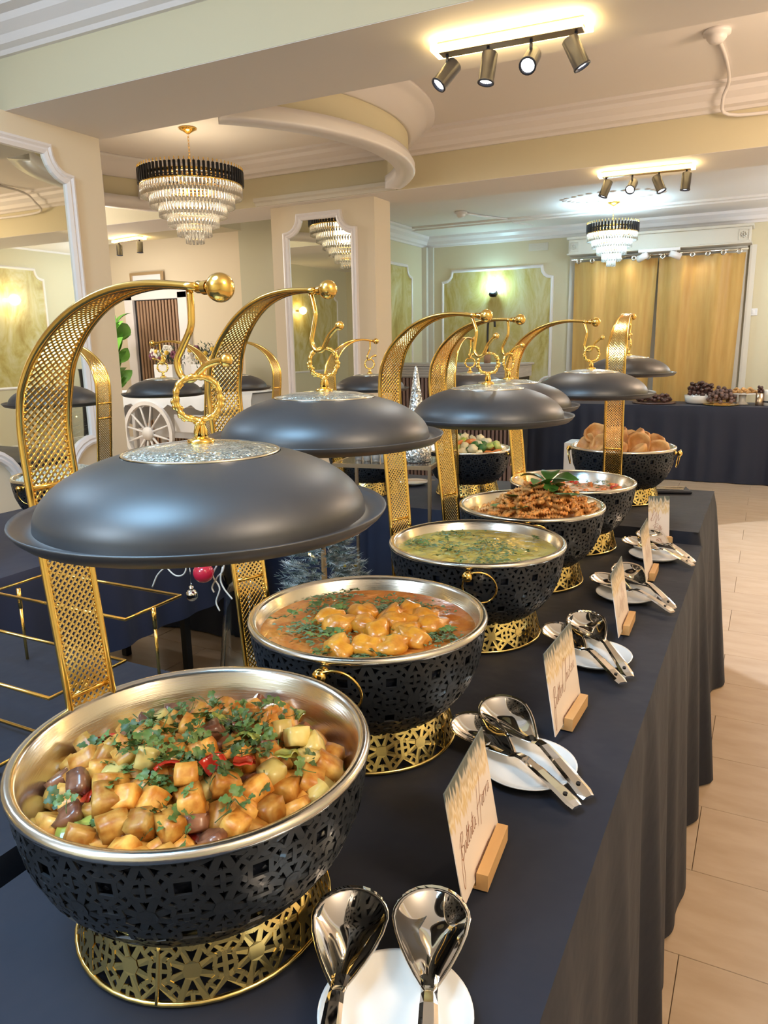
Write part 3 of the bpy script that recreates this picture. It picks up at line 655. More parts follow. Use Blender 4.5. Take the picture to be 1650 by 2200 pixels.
def wire(a,b,wd,h):   # a,b in (s_len,u)
    K=3
    for k in range(K):
        p=[(lerp(a[0],b[0],q/K),lerp(a[1],b[1],q/K)) for q in (k,k+1)]
        if p[0][0]<0 or p[1][0]<0 or p[0][0]>AT or p[1][0]>AT: continue
        c=[arm_at(x/AT,u,hh) for x,u in p for hh in (0,)]; d=(c[1]-c[0])
        if d.length<1e-5: continue
        nr=(arm_at(p[0][0]/AT,p[0][1],.01)-c[0]).normalized(); sd=d.normalized().cross(nr)*wd
        q=[c[0]-sd,c[0]+sd,c[1]+sd,c[1]-sd]; top=[x+nr*h for x in q]; bot=[x-nr*h for x in q]
        m.add(bot+top,[(3,2,1,0),(4,5,6,7),(0,4,7,3),(1,2,6,5)])
for i in range(-8,n+1):
    wire((i*pitch,-1),(i*pitch+.060,1),.0011,.0009)
    if i%1==0: wire((i*pitch+.060,-1),(i*pitch,1),.0011,.0002)
MESHS=mesh('woven_mesh',m,'gold_mesh')
m=MB()
for u in (-1,1):
    m.tube([arm_at(k/70,u,0) for k in range(71)],[.0042 if k<62 else lerp(.0042,.0035,(k-62)/8) for k in range(71)],8)
for s in (.24,.47,.53): a,b=arm_at(s,-1,.001),arm_at(s,1,.001); m.tube([a,b],.0034,8)
m.tube([arm_at(0,-1,0),Vector((-.120,-.03,.006))],.0042,6); m.tube([arm_at(0,1,0),Vector((-.120,.03,.006))],.0042,6)
RAIL=mesh('side_rails',m,'gold')
m=MB()
for u in (-.84,.84):
    for k in range(105):
        s=k/105*.93; p=arm_at(s,u,-.001); m.ball(p,.0019,5,4)
BEAD=mesh('beaded_edge',m,'gold')
m=MB(); m.tube([(.032,0,.652),(.052,0,.650)],[.0055,.0045],8); m.lathe([(.0062,-.003),(.0062,.003)],10,Matrix.Translation((.043,0,.651))@Matrix.Rotation(PI/2,4,'Y')); m.ball((.060,0,.650),.0125,18,12); TIP=mesh('ball_tip',m,'gold')
hk=[(.022,0,.650),(.022,0,.632),(.020,-.0005,.617),(.008,-.001,.600),(.001,-.002,.588),(.004,-.001,.575),(.015,.001,.5715),(.026,.002,.579),(.034,.003,.5845),(.047,.004,.588),(.054,.004,.5885)]
m=MB(); m.tube(crom(hk,44),.0032,8); m.ball((.058,.004,.589),.0062,12,8); HOOK=mesh('hook',m,'gold')
HX=.016      # where the lid ring hangs, local x
def chafer_proto(label):
    t=thing('chafing_dish',label,'chafing dish')
    for nme,me in (('brass_base',BS),('pierced_shell',SH),('water_pan',WP),('food_pan',PAN)): make(nme,me,None,t)
    arm=make('arched_arm',RAIL,None,t)
    make('woven_mesh',MESHS,None,arm); make('beaded_edge',BEAD,None,arm); make('ball_tip',TIP,None,arm); make('hook',HOOK,None,arm)
    for a in (PI/2,-PI/2):
        k=make('handle',KN,None,t,None,(0,0,a)); make('drop_ring',RG,None,k,(.197,0,.180),(.25,-.75,PI/2))
    return t
# lid ------------------------------------------------------------
def lid_parts():
    prof=[(.150,-.008),(.160,-.006),(.166,-.001),(.1702,.0050),(.1696,.0066),(.1655,.0035),(.159,.0),(.1535,-.001),(.1500,.0005)]
    prof.append((.1502,.0004))
    for k in range(1,23):
        th=lerp(.06,1.083,k/22); prof.append((.150*math.cos(th)**.96,.0015+.0635*math.sin(th)**1.0))
    z=prof[-1][1]; m=MB(); m.lathe(prof[:9],72); m.lathe(prof[9:],72); m.lathe([(.150,-.008),(.148,-.002),(.144,.005),(.128,.026),(.10,.042),(.068,z-.003)],48)
    dome=mesh('dome',m,'dome')
    m=MB(); m.lathe([(.0715,z-.001),(.069,z+.0015),(.05,z+.0062),(.025,z+.0088),(0,z+.0095)],56); glass=mesh('glitter_glass',m,'glitter')
    m=MB(); m.lathe([(.071,z-.001),(.0722,z+.0012),(.0705,z+.0022),(.069,z+.0010)],56); rim=mesh('glass_rim',m,'steel')
    zt=z+.009; m=MB()
    m.lathe([(0,zt-.001),(.0125,zt-.001),(.0125,zt+.003),(.0075,zt+.0045),(.006,zt+.006)],16); 
    for k in range(5):
        a=TAU*k/5; m.tube([(.0042*math.cos(a),.0042*math.sin(a),zt+.003),(.0046*math.cos(a),.0046*math.sin(a),zt+.010),(.0022*math.cos(a+.6),.0022*math.sin(a+.6),zt+.018),(.0026*math.cos(a+1.2),.0026*math.sin(a+1.2),zt+.022)],.0021,5)
    m.lathe([(.004,zt+.0165),(.0062,zt+.018),(.004,zt+.0195)],12)
    rc=zt+.022+.0185; pts=[]
    for k in range(64):
        a=TAU*k/64-PI/2; rr=.0195*(1+.03*math.cos(4*a+PI)+.06*math.cos(a*2)*-1*.5); pts.append((rr*1.06*math.cos(a),0,rc+rr*math.sin(a)))
    m.tube(pts,[.0026+.0009*math.sin(9*TAU*k/64)**2 for k in range(64)],7,True)
    for a,s in ((.62,1),(PI-.62,1),(-.50,.9),(PI+.50,.9),(-1.15,.8),(PI+1.15,.8),(.2,.6),(PI-.2,.6)):
        cx,cz=.0195*math.cos(a),rc+.0195*math.sin(a)
        m.tube([(cx+.0032*s*math.cos(TAU*q/9)*(1-q/14),.0,cz+.0032*s*math.sin(TAU*q/9)*(1-q/14)) for q in range(10)],.0017*s,5)
    for a in (-.1,-.3,-.7,-.9,PI+.1,PI+.3,PI+.7,PI+.9):
        m.ball((.0222*math.cos(a),0,rc+.0222*math.sin(a)),.0026,6,4,sc_=(1,.8,1.3))
    knob=mesh('ornate_ring',m,'gold')
    return dome,glass,rim,knob,rc+.0195
DOME,GL,GRIM,KNOB,RINGTOP=lid_parts()
def lid_proto(label):
    t=thing('chafer_lid',label,'lid'); make('dome',DOME,None,t); g=make('glitter_glass',GL,None,t); make('glass_rim',GRIM,None,g); make('ornate_ring',KNOB,None,t); return t
LZ=.5735-RINGTOP+.001           # rim height above the table when it hangs in the hook
CH=[]  # (x,y,z,yaw,label,lid yaw,lidlabel)
foods=['roast potatoes','butter chicken','green korma','basil pasta','cheese bake']
ordn=['nearest','second','third','fourth','fifth']
XB=[(-.505,.537),(-.522,.952),(-.517,1.425),(-.515,1.823),(-.497,2.190)]
LX=[(-.462,.530),(-.566,.918),(-.496,1.420),(-.558,1.745),(-.432,2.075)]
for i in range(5):
    CH.append((*XB[i],ZA,(0.0,.02,.0,.03,-.03)[i],'black and brass pierced chafing dish holding the '+foods[i],*LX[i],(.85,.75,.45,1.25,.5)[i],(ordn[i]+' matt black domed lid with gold ring, hung over the '+foods[i])))
CH.append((-.452,2.776,ZE,PI/2,'black and brass chafing dish of golden puddings on the raised end table',-.470,2.90,PI/2+.5,'matt black domed lid hung over the golden puddings, partly behind a gold mesh arm'))
CH.append((-1.13,2.99,ZD,PI/2,'black and brass chafing dish of mixed vegetables on the cross table',-1.175,3.06,.5,'matt black lid hung over the mixed vegetables'))
CH.append((-1.545,2.86,ZD,PI/2-.25,'black and brass chafing dish behind the bronze stand',-1.54,2.86,.6,'matt black lid hung in front of the far pillar mirror'))
CH.append((-2.21,1.81,ZCt,PI,'black and brass chafing dish of herb rice on the left table',-2.215,1.812,.5,'matt black lid hung over the herb rice, in front of the near pillar mirror'))
CH.append((-2.19,2.33,ZCt,PI,'black and brass chafing dish in the left row in front of the white cart',-2.195,2.335,.7,'matt black lid hung before the slatted door and white cart'))
CH.append((-2.20,2.80,ZD,PI,'black and brass chafing dish at the corner of the left and cross tables',-2.205,2.80,.2,'matt black lid half hidden behind the second gold mesh arm'))
c0=chafer_proto(CH[0][4]); l0=lid_proto(CH[0][8])
DISH=[]
for i,(x,y,z,yaw,lab,lx,ly,lyaw,llab) in enumerate(CH):
    c=c0 if i==0 else copy_tree(c0); place(c,(x,y,z),yaw,lab,'black chafing dishes with gold arms'); DISH.append(c)
    if i>4 : yy=(x+HX*math.cos(yaw),y+HX*math.sin(yaw)); lx,ly=(yy if i!=5 else (lx,ly))
    l=l0 if i==0 else copy_tree(l0); place(l,(lx,ly,z+LZ+{1:.022,2:.006,4:.012}.get(i,0)),lyaw,llab,'black domed lids with gold rings')
# each arm swings a little on its bowl; handles sit at their own bearing
ARM=[(-.12,.020,-.004,0,0),(-.35,-.035,-.065,.020,.05),(-.40,-.0265,-.018,0,0),(-.40,-.045,-.063,0,.05),(-.35,.018,-.042,0,0.02)]
HB=[None,.14,.26,.2,0]; HKR=[0,-.30,-.48,-.05,-.40]
for i in range(5):
    arm=[o for o in DISH[i].children if o.name.startswith('arched_arm')][0]
    a,dx,dy,dz,ln=ARM[i]; arm.rotation_euler=(0,-ln,a-DISH[i].rotation_euler[2]); arm.location=(dx,dy,dz)
    hko=[o for o in arm.children if o.name.startswith('hook')][0]; pv_=Vector((.022,0,.650)); hko.rotation_euler=(0,HKR[i],0); hko.location=pv_-Matrix.Rotation(HKR[i],3,'Y')@pv_
    for q,h in enumerate([o for o in DISH[i].children if o.name.startswith('handle')]):
        if i==0 and q==1:
            for g in list(h.children): bpy.data.objects.remove(g)
            bpy.data.objects.remove(h)
        elif HB[i]: h.rotation_euler=(0,0,(PI/2 if q==0 else -PI/2)+HB[i])
# steam slots in the second lid
# ================================================================== FOOD
def pack(n,R0,zf,rad,seed,tries=26,tight=.80):
    rg=random.Random(seed); P=[]
    for q in range(n):
        r=rad(rg); best=None
        for _ in range(tries):
            a=rg.uniform(0,TAU); d=(R0-r*.6)*math.sqrt(rg.random()); x,y=d*math.cos(a),d*math.sin(a); b=zf(x,y)
            z=b
            for (px,py,pz,pr) in P:
                dx=x-px; dy=y-py; s=(r+pr)*tight; dd=dx*dx+dy*dy
                if dd<s*s: z=max(z,pz+math.sqrt(s*s-dd))
            sc_=z-b
            if best is None or sc_<best[0]: best=(sc_,x,y,z)
        P.append((best[1],best[2],best[3],r))
    return P
def chunk(seed,sx,sy,sz,jit=.12,cuts=1):
    """rounded cut cube"""
    rg=random.Random(seed); m=MB(); v=[];f=[]; n=3; idx={}
    def vid(i,j,k):
        if (i,j,k) not in idx:
            p=Vector((i/n*2-1,j/n*2-1,k/n*2-1)); q=p.normalized()*1.28; p=p.lerp(q,.17)
            p=Vector((p.x*sx,p.y*sy,p.z*sz)); p*=1+jit*noise.noise(p*40+Vector((seed*7,0,0)))*2
            idx[(i,j,k)]=len(v); v.append(p+Vector((rg.uniform(-1,1),rg.uniform(-1,1),rg.uniform(-1,1)))*sx*jit*.5)
        return idx[(i,j,k)]
    for a in range(n):
        for b in range(n):
            for s in (0,n):
                q=[(s,a,b),(s,a+1,b),(s,a+1,b+1),(s,a,b+1)]; f.append([vid(*x) for x in (q if s else q[::-1])])
                q=[(a,s,b),(a,s,b+1),(a+1,s,b+1),(a+1,s,b)]; f.append([vid(*x) for x in (q if s else q[::-1])])
                q=[(a,b,s),(a+1,b,s),(a+1,b+1,s),(a,b+1,s)]; f.append([vid(*x) for x in (q if s else q[::-1])])
    return m.add(v,[tuple(x) for x in f],True)
def leaf_mb(L,W,curl,lob=0,seg=6):
    m=MB(); v=[];f=[]
    for i in range(seg+1):
        t=i/seg; w_=W*math.sin(PI*min(1,t*.97+.03))**.8*(1+(.35*math.sin(t*PI*5) if lob else 0)); z=curl*math.sin(t*PI)*L
        v+=[(t*L,-w_,z+abs(w_)*.25),(t*L,0,z),(t*L,w_,z+abs(w_)*.25)]
    for i in range(seg):
        a=i*3; f+=[(a,a+3,a+4,a+1),(a+1,a+4,a+5,a+2)]
    return m.add(v,f,True)
rg=random.Random(4)
# --- 1 roast potatoes
bx,by=XB[0]; zf=lambda x,y: ZA+.128+.046*(1-min(1,((x-.012)**2+(y+.008)**2)/.0225))
pv=[mesh('potato_piece',chunk(i,.0105+.0018*(i%3),.0102+.0014*(i%2),.0100,.11),'potato') for i in range(6)]
pale=[mesh('potato_piece',chunk(20+i,.0112,.0105,.010,.1),'potato2') for i in range(2)]
aub=[mesh('aubergine_piece',chunk(30+i,.012,.009,.0075,.22),'aubergine') for i in range(3)]
def pepper(mt,seed):
    m=MB(); v=[];f=[]
    for i in range(6):
        for j in range(4):
            a=(i/5-.5)*1.9; v.append((.017*math.sin(a),(j/3-.5)*.018,.013*math.cos(a)-.008+.001*math.sin(j*3+seed)))
    for i in range(5):
        for j in range(3): a=i*4+j; f.append((a,a+4,a+5,a+1))
    n=len(v); v+=[(x*.86,y,z-.003) for x,y,z in v]; f+=[tuple(q+n for q in reversed(g)) for g in f]
    bd=[0,1,2,3,7,11,15,19,23,22,21,20,16,12,8,4]
    for i in range(len(bd)): a,b=bd[i],bd[(i+1)%len(bd)]; f.append((b,a,a+n,b+n))
    return mesh('pepper_piece',m.add(v,f,True),mt)
pep=[pepper('redpep',1),pepper('greenpep',2),pepper('yelpep',3),pepper('greenpep',4)]
P=pack(330,.153,zf,lambda r:r.uniform(.0102,.0128),11,26,.86)
P.sort(key=lambda p:p[2])
for i,(x,y,z,r) in enumerate(P):
    u=rg.random(); rot=(rg.uniform(-.7,.7),rg.uniform(-.7,.7),rg.uniform(0,6.3)); loc=(bx+x,by+y,z)
    if u<.62: tag(make('potato_piece',rg.choice(pv),None,None,loc,rot),'golden roast potato cube in the nearest dish','potato','roast potato cubes in the nearest dish')
    elif u<.70: tag(make('potato_piece',rg.choice(pale),None,None,loc,rot),'pale yellow potato cube in the nearest dish','potato','pale potato cubes in the nearest dish')
    elif u<.81: tag(make('aubergine_piece',rg.choice(aub),None,None,loc,rot),'dark browned aubergine piece among the potatoes','aubergine','browned pieces in the nearest dish')
    else:
        k=rg.choice((0,1,2,3,1,3)); tag(make('pepper_piece',pep[k],None,None,(loc[0],loc[1],loc[2]+.003),rot),('red pepper piece among the potatoes','green pepper piece among the potatoes','yellow pepper piece among the potatoes','green pepper piece among the potatoes')[k],'pepper',('red pepper pieces','green pepper pieces','yellow pepper pieces','green pepper pieces')[k])
top=lambda x,y,rr=.009:max([p[2]+math.sqrt(max(0,p[3]**2-min(p[3]**2,(x-p[0])**2+(y-p[1])**2))) for p in P if (x-p[0])**2+(y-p[1])**2<p[3]**2]+[zf(x,y)])
def coriander(seed):
    m=MB(); r=random.Random(seed)
    for k in range(3+seed%2):
        a=(k-1.2)*.8+r.uniform(-.2,.2); X=Matrix.Translation((.006*math.cos(a),.006*math.sin(a),.001*k))@Matrix.Rotation(a,4,'Z')@Matrix.Rotation(-.15+r.uniform(-.3,.2),4,'Y')
        q=leaf_mb(.013,.0048,.12,1,7); m.add(q.v,q.f,True,X)
    m.tube([(-.012,0,.001),(-.003,.001,.001),(.006,0,.001)],.0006,4); return mesh('coriander_leaf',m,'herb')
cor=[coriander(i) for i in range(4)]
for i in range(215):
    a=rg.uniform(0,TAU); d=.135*math.sqrt(rg.random()); x=d*math.cos(a)*.95; y=d*math.sin(a)
    if rg.random()<.5: x*=.6; y*=.6
    s=rg.uniform(.5,1.0); o=make('coriander_leaf',rg.choice(cor),None,None,(bx+x,by+y,top(x,y)+.0015),(rg.uniform(-.7,.7),rg.uniform(-.7,.7),rg.uniform(0,6.3))); o.scale=(s,s,s)
    tag(o,'fresh green coriander leaf on the roast potatoes','herb','coriander leaves on the roast potatoes')
# --- saucy dishes
def sauce(name,label,cat,c,zr,rad,mt,amp,seed,freq=60,mound=0.0,n=70):
    m=MB(); v=[(0,0,mound)];f=[]; nr=26
    for j in range(1,nr+1):
        r=rad*j/nr
        for i in range(n):
            a=TAU*i/n; x,y=r*math.cos(a),r*math.sin(a); e=min(1,(1-j/nr)*6)
            z=mound*(1-(r/rad)**2)+amp*e*(noise.noise(Vector((x*freq,y*freq,seed)))+.5*noise.noise(Vector((x*freq*2.3,y*freq*2.3,seed+4))))
            v.append((x,y,z))
    for i in range(n): f.append((0,1+i,1+(i+1)%n))
    for j in range(nr-1):
        for i in range(n): a=1+j*n+i; b=1+j*n+(i+1)%n; f.append((a,a+n,b+n,b))
    m.add(v,f,True)
    sk=MB(); sk.lathe([(rad,0),(rad*.985,-.006)],n); m.add(sk.v,sk.f,True)
    o=make(name,m,mt,None,(c[0],c[1],zr)); return tag(o,label,cat,kind='stuff')
sauce('curry_sauce','orange butter chicken sauce filling the second dish','sauce',XB[1],ZA+.176,.1690,'sauce',.0035,2)
sauce('curry_sauce','green-yellow korma sauce filling the third dish','sauce',XB[2],ZA+.178,.1695,'korma',.0035,5)
for i,(nm,mt,c,lst,z0,lab,grp) in enumerate((('chicken_piece','chicken',XB[1],[(.055,.055),(.085,.045),(.07,.015),(.045,.0),(-.02,.02),(-.035,-.035),(.01,-.02),(.04,-.035),(.085,-.02),(.105,-.035),(.085,-.075),(.02,-.115),(.03,.03),(.11,.02),(.055,-.09),(-.06,-.02)],ZA+.178,'orange chicken piece standing proud of the butter chicken sauce','chicken pieces in the butter chicken'),
      ('korma_piece','kormachunk',XB[2],[(.05,-.10),(.02,-.12),(.09,-.06),(.0,-.09),(-.04,-.05),(.06,.04),(.1,.02),(-.07,.02),(.01,.08)],ZA+.176,'pale green coated piece lying in the korma sauce','pieces in the korma'))):
    ms=[]
    for k in range(4):
        m=MB(); m.ball((0,0,0),.0225 if i==0 else .014,14,9,None,(1.2,.95,.75 if i==0 else .45),.24,k+i*7); ms.append(mesh(nm,m,mt))
    for k,(x,y) in enumerate(lst):
        # image-right is +x and a little +y
        tag(make(nm,ms[k%4],None,None,(c[0]+x*.9,c[1]+y*1.0,z0+(.004 if i==0 else 0)),(rg.uniform(-.3,.3),rg.uniform(-.3,.3),rg.uniform(0,6))),lab,'meat',grp)
def chopped(label,c,z,n,rad,seed,clusters,size=(.003,.007)):
    r=random.Random(seed); m=MB()
    cl=[(r.uniform(-1,1)*rad*.8,r.uniform(-1,1)*rad*.8) for _ in range(clusters)]
    for i in range(n):
        q=r.choice(cl); x=q[0]+r.gauss(0,rad*.16); y=q[1]+r.gauss(0,rad*.12)
        if x*x+y*y>(rad*.97)**2: continue
        s=r.uniform(*size); a=r.uniform(0,6.3); X=Matrix.Translation((x,y,r.uniform(.0005,.004)))@Matrix.Rotation(a,4,'Z')@Matrix.Rotation(r.uniform(-.5,.5),4,'X')
        m.add([(-s,0,0),(0,-s*.45,.001),(s,0,0),(0,s*.45,.001)],[(0,1,2),(0,2,3)],False,X)
    o=make('chopped_coriander',m,'chop',None,(c[0],c[1],z)); return tag(o,label,'herb',kind='stuff')
chopped('chopped coriander scattered over the butter chicken',XB[1],ZA+.179,1900,.160,3,12)
chopped('chopped coriander scattered over the green korma',XB[2],ZA+.181,520,.160,9,8)
for c,lab,grp,n in ((XB[1],'coriander leaf floating on the butter chicken','coriander leaves on the butter chicken',34),(XB[2],'coriander leaf floating on the green korma','coriander leaves on the korma',14)):
    for i in range(n):
        a=rg.uniform(0,TAU); d=.145*math.sqrt(rg.random()); o=make('coriander_leaf',rg.choice(cor),None,None,(c[0]+d*math.cos(a),c[1]+d*math.sin(a),ZA+.184+rg.uniform(0,.003)),(rg.uniform(-.2,.2),rg.uniform(-.2,.2),rg.uniform(0,6.3)))
        s=rg.uniform(.7,1.1); o.scale=(s,s,s); tag(o,lab,'herb',grp)
# --- 4 pasta
def fusilli(seed):
    m=MB(); v=[];f=[]; n=16; L=.042; K=6; r=random.Random(seed)
    bend=r.uniform(-.006,.006)
    for i in range(n+1):
        t=i/n; tw=t*TAU*1.9
        for k in range(K):
            a=TAU*k/K+tw; rr=.0074 if k%2==0 else .0032; s=1 if .04<t<.96 else .7
            v.append(((t-.5)*L,rr*s*math.cos(a)+bend*math.sin(t*PI),rr*s*math.sin(a)))
    for i in range(n):
        for k in range(K): l=(k+1)%K; f.append((i*K+k,i*K+l,(i+1)*K+l,(i+1)*K+k))
    f+=[tuple(range(K-1,-1,-1)),tuple(n*K+k for k in range(K))]
    return mesh('fusilli',m.add(v,f,True),'pasta')
fu=[fusilli(i) for i in range(4)]
bx,by=XB[3]; zp=lambda x,y: ZA+.152+.080*max(0,1-((x-.025)**2+(y-.0)**2)/.0235)
Pp=pack(270,.158,zp,lambda r:.0098,21,22,.80)
for (x,y,z,r) in Pp: tag(make('fusilli',rg.choice(fu),None,None,(bx+x,by+y,z),(rg.uniform(0,6),rg.uniform(-.5,.5),rg.uniform(0,6.3))),'twist of tomato fusilli pasta in the fourth dish','pasta','fusilli twists in the fourth dish')
tag(make('pasta_bed',(lambda m:(m.lathe([(0,.05),(.06,.042),(.11,.018),(.15,-.012)],30),m)[1])(MB()),'pasta',None,(bx,by,ZA+.157)),'bed of sauced pasta under the fusilli twists','pasta',kind='stuff')
bl=[mesh('basil_leaf',leaf_mb(.072,.024,.14,0,8),'basil'),mesh('basil_leaf',leaf_mb(.052,.019,-.10,0,8),'basil')]
topx=(.042,.0)
for i in range(9):
    a=TAU*i/9+.3; el=.25 if i%2 else -.15
    tag(make('basil_leaf',bl[i%2],None,None,(bx+topx[0]+.006*math.cos(a),by+topx[1]+.006*math.sin(a),ZA+.250+.004*(i%3)),(rg.uniform(-.4,.4),el,a)),'large basil leaf in the bunch crowning the pasta','basil','basil bunch on the pasta')
for i,(x,y) in enumerate(((.07,-.05),(.08,-.03),(.105,.0),(-.03,-.105),(-.09,-.06),(-.06,-.04))):
    tag(make('basil_leaf',bl[1],None,None,(bx+x,by+y,zp(x,y)+.022),(rg.uniform(-.3,.3),-.1,rg.uniform(0,6))).__class__ and bpy.data.objects[-1] if 0 else make('basil_leaf',bl[1],None,None,(bx+x,by+y,zp(x,y)+.022),(rg.uniform(-.3,.3),-.1,rg.uniform(0,6))),'small basil leaf lying on the pasta near the rim','basil','loose basil leaves on the pasta')
# --- 5 cheese bake
sauce('cheese_bake','pasta bake with melted white cheese in the fifth dish','bake',XB[4],ZA+.160,.166,'bake',.007,8,55,.012)
ck=[mesh('tomato_piece',chunk(60+i,.008,.007,.006,.2),('redpep','carrot')[i%2]) for i in range(2)]
for i in range(34):
    a=rg.uniform(0,TAU); d=.15*math.sqrt(rg.random()); tag(make('tomato_piece',ck[i%2],None,None,(XB[4][0]+d*math.cos(a),XB[4][1]+d*math.sin(a),ZA+.172),(rg.random(),rg.random(),rg.random()*6)),'small red piece on the cheese bake','tomato','red pieces on the cheese bake')
chopped('herbs scattered over the cheese bake',XB[4],ZA+.176,240,.15,5,9)
# --- 6 puddings
def pudding(seed):
    m=MB(); n=18; v=[];f=[]; pr=[(.0,.004),(.016,.003),(.027,.009),(.034,.019),(.040,.023),(.044,.017),(.040,.003),(.030,-.012),(.018,-.018),(0,-.019)]
    for i in range(n):
        a=TAU*i/n
        for r,z in pr:
            q=1+.22*noise.noise(Vector((math.cos(a)*1.5,math.sin(a)*1.5,seed*3+r*20))); v.append((r*q*math.cos(a),r*q*math.sin(a),z*(1+.5*noise.noise(Vector((math.cos(a),math.sin(a),seed))))))
    K=len(pr)
    for i in range(n):
        j=(i+1)%n
        for k in range(K-1): f.append((i*K+k,j*K+k,j*K+k+1,i*K+k+1))
    return mesh('yorkshire_pudding',m.add(v,f,True),'pud')
pd=[pudding(i) for i in range(4)]; bx,by=-.452,2.776
for i,(x,y,z,r) in enumerate(pack(17,.150,lambda x,y:ZE+.178+.045*max(0,1-(x*x+y*y)/.02),lambda r:.034,31,40,.74)):
    tag(make('yorkshire_pudding',pd[i%4],None,None,(bx+x,by+y,z-.002),(rg.uniform(.3,1.3),rg.uniform(-.6,.6),rg.uniform(-.5,.5))),'golden cup-shaped pudding heaped in the far right dish','pudding','golden puddings')
# --- vegetables
bx,by=-1.13,2.99
vs=[]
for k,(mt,s,r_) in enumerate((('vegp',(1.2,.9,.8),.022),('vegp',(.9,1,.9),.020),('carrot',(1.6,.6,.5),.018),('sprout',(1,1,.55),.022),('broc',(1,1,.8),.020),('vegp',(1.9,.6,.6),.018))):
    m=MB(); m.ball((0,0,0),r_,12,8,None,s,.25,k); vs.append((mesh(('cauliflower_piece','cauliflower_piece','carrot_piece','courgette_piece','broccoli_piece','potato_wedge')[k],m,mt),('cauliflower_piece','cauliflower_piece','carrot_piece','courgette_piece','broccoli_piece','potato_wedge')[k],('cream cauliflower floret in the vegetable dish','cream cauliflower floret in the vegetable dish','orange carrot piece in the vegetable dish','yellow-green courgette slice in the vegetable dish','dark green broccoli piece in the vegetable dish','long pale potato wedge in the vegetable dish')[k]))
for i,(x,y,z,r) in enumerate(pack(60,.15,lambda x,y:ZD+.185+.03*max(0,1-(x*x+y*y)/.02),lambda r:.019,41,30,.82)):
    me,nm,lb=vs[(i*7)%6]; tag(make(nm,me,None,None,(bx+x,by+y,z),(rg.uniform(0,6),rg.uniform(-.5,.5),rg.uniform(0,6))),lb,'vegetable',lb.split(' in ')[0]+'s')
# --- rice and two unseen-topped dishes
def grains(label,c,z,rad,mound,n,seed):
    sauce('rice_bed',label.replace('grains','bed'),'rice',c,z,rad,'rice',.003,seed,50,mound)
    r=random.Random(seed); m=MB()
    for i in range(n):
        a=r.uniform(0,TAU); d=rad*.97*math.sqrt(r.random()); x,y=d*math.cos(a),d*math.sin(a); zz=mound*(1-(d/rad)**2)+r.uniform(0,.006)
        X=Matrix.Translation((x,y,zz))@Matrix.Rotation(r.uniform(0,6.3),4,'Z')@Matrix.Rotation(r.uniform(-.6,.6),4,'Y')
        m.add([(-.006,0,0),(0,-.0014,0),(0,.0014,0),(0,0,.0016),(.006,0,0)],[(0,1,3),(0,3,2),(4,3,1),(4,2,3)],True,X)
    o=make('rice_grains',m,'grain',None,(c[0],c[1],z+.001)); tag(o,label,'rice',kind='stuff')
grains('white rice grains heaped in the left dish',(-2.21,1.81),ZCt+.178,.168,.045,2600,3)
chopped('chopped herbs on the left dish of rice',(-2.21,1.81),ZCt+.215,160,.06,3,3)
sauce('stew','pale stew in the left row dish before the cart','stew',(-2.19,2.33),ZCt+.165,.165,'korma',.004,12)
sauce('stew','brown stew in the corner dish','stew',(-2.20,2.80),ZD+.165,.165,'sauce',.004,14)
sauce('stew','pale rice in the dish behind the bronze stand','rice',(-1.545,2.86),ZD+.165,.165,'rice',.004,15)
# ================================================================== CARDS, SPOONS, PLATES
GL_={'B':([(.05,.62),(.22,.95),(.48,1.0),(.50,.72),(.28,.50),(.52,.42),(.58,.16),(.38,-.05),(.18,.10)],[(.30,1.05),(.22,.5),(.16,-.3),(.22,-1.0),(.34,-1.15),(.42,-.7),(.34,.0),(.22,.5)]),
 'a':([(.26,.36),(.10,.40),(.0,.14),(.10,.0),(.24,.3),(.25,.04),(.34,.02)],),'t':([(.0,.05),(.10,.85),(.06,.1),(.16,.0)],[(-.04,.52),(.24,.60)]),
 'H':([(.0,-.35),(.12,1.25)],[(.42,-.55),(.56,1.55)],[(-.04,.35),(.66,.55)]),'r':([(.0,.3),(.06,.42),(.07,.0),(.10,.3),(.24,.42)],),
 'u':([(.0,.4),(.03,.05),(.14,.0),(.24,.4),(.25,.04),(.33,.02)],),'e':([(.0,.2),(.18,.27),(.14,.42),(.0,.22),(.08,.0),(.26,.1)],),
 'C':([(.50,1.25),(.36,1.45),(.08,.9),(.0,.1),(.16,-.35),(.42,-.2),(.55,.1)],),'h':([(.0,.0),(.14,1.2),(.06,1.1),(.04,.0),(.08,.34),(.20,.40),(.21,.02),(.29,.04)],),
 'i':([(.0,.4),(.02,.02),(.10,.04)],[(.04,.62),(.05,.66)]),'c':([(.22,.36),(.06,.38),(.0,.14),(.10,.0),(.24,.08)],),'k':([(.0,.0),(.12,1.1),(.04,.4),(.18,.44),(.06,.24),(.24,.0)],),
 'n':([(.0,.4),(.03,.0),(.07,.34),(.18,.40),(.19,.02),(.27,.04)],),'~':([(.0,.0),(.1,.8),(.16,-.3),(.22,.6),(.30,.0),(.38,.3)],),'l':([(.0,.0),(.16,1.1),(.08,1.2),(.06,.02),(.14,.04)],),'f':([(.0,.1),(.18,1.1),(.08,1.1),(.06,-.6),(.0,-.3),(.2,.2)],)}
ADV={'B':.62,'H':.72,'C':.60,'t':.22,'i':.14,' ':.22,'~':.42,'l':.18,'f':.22}
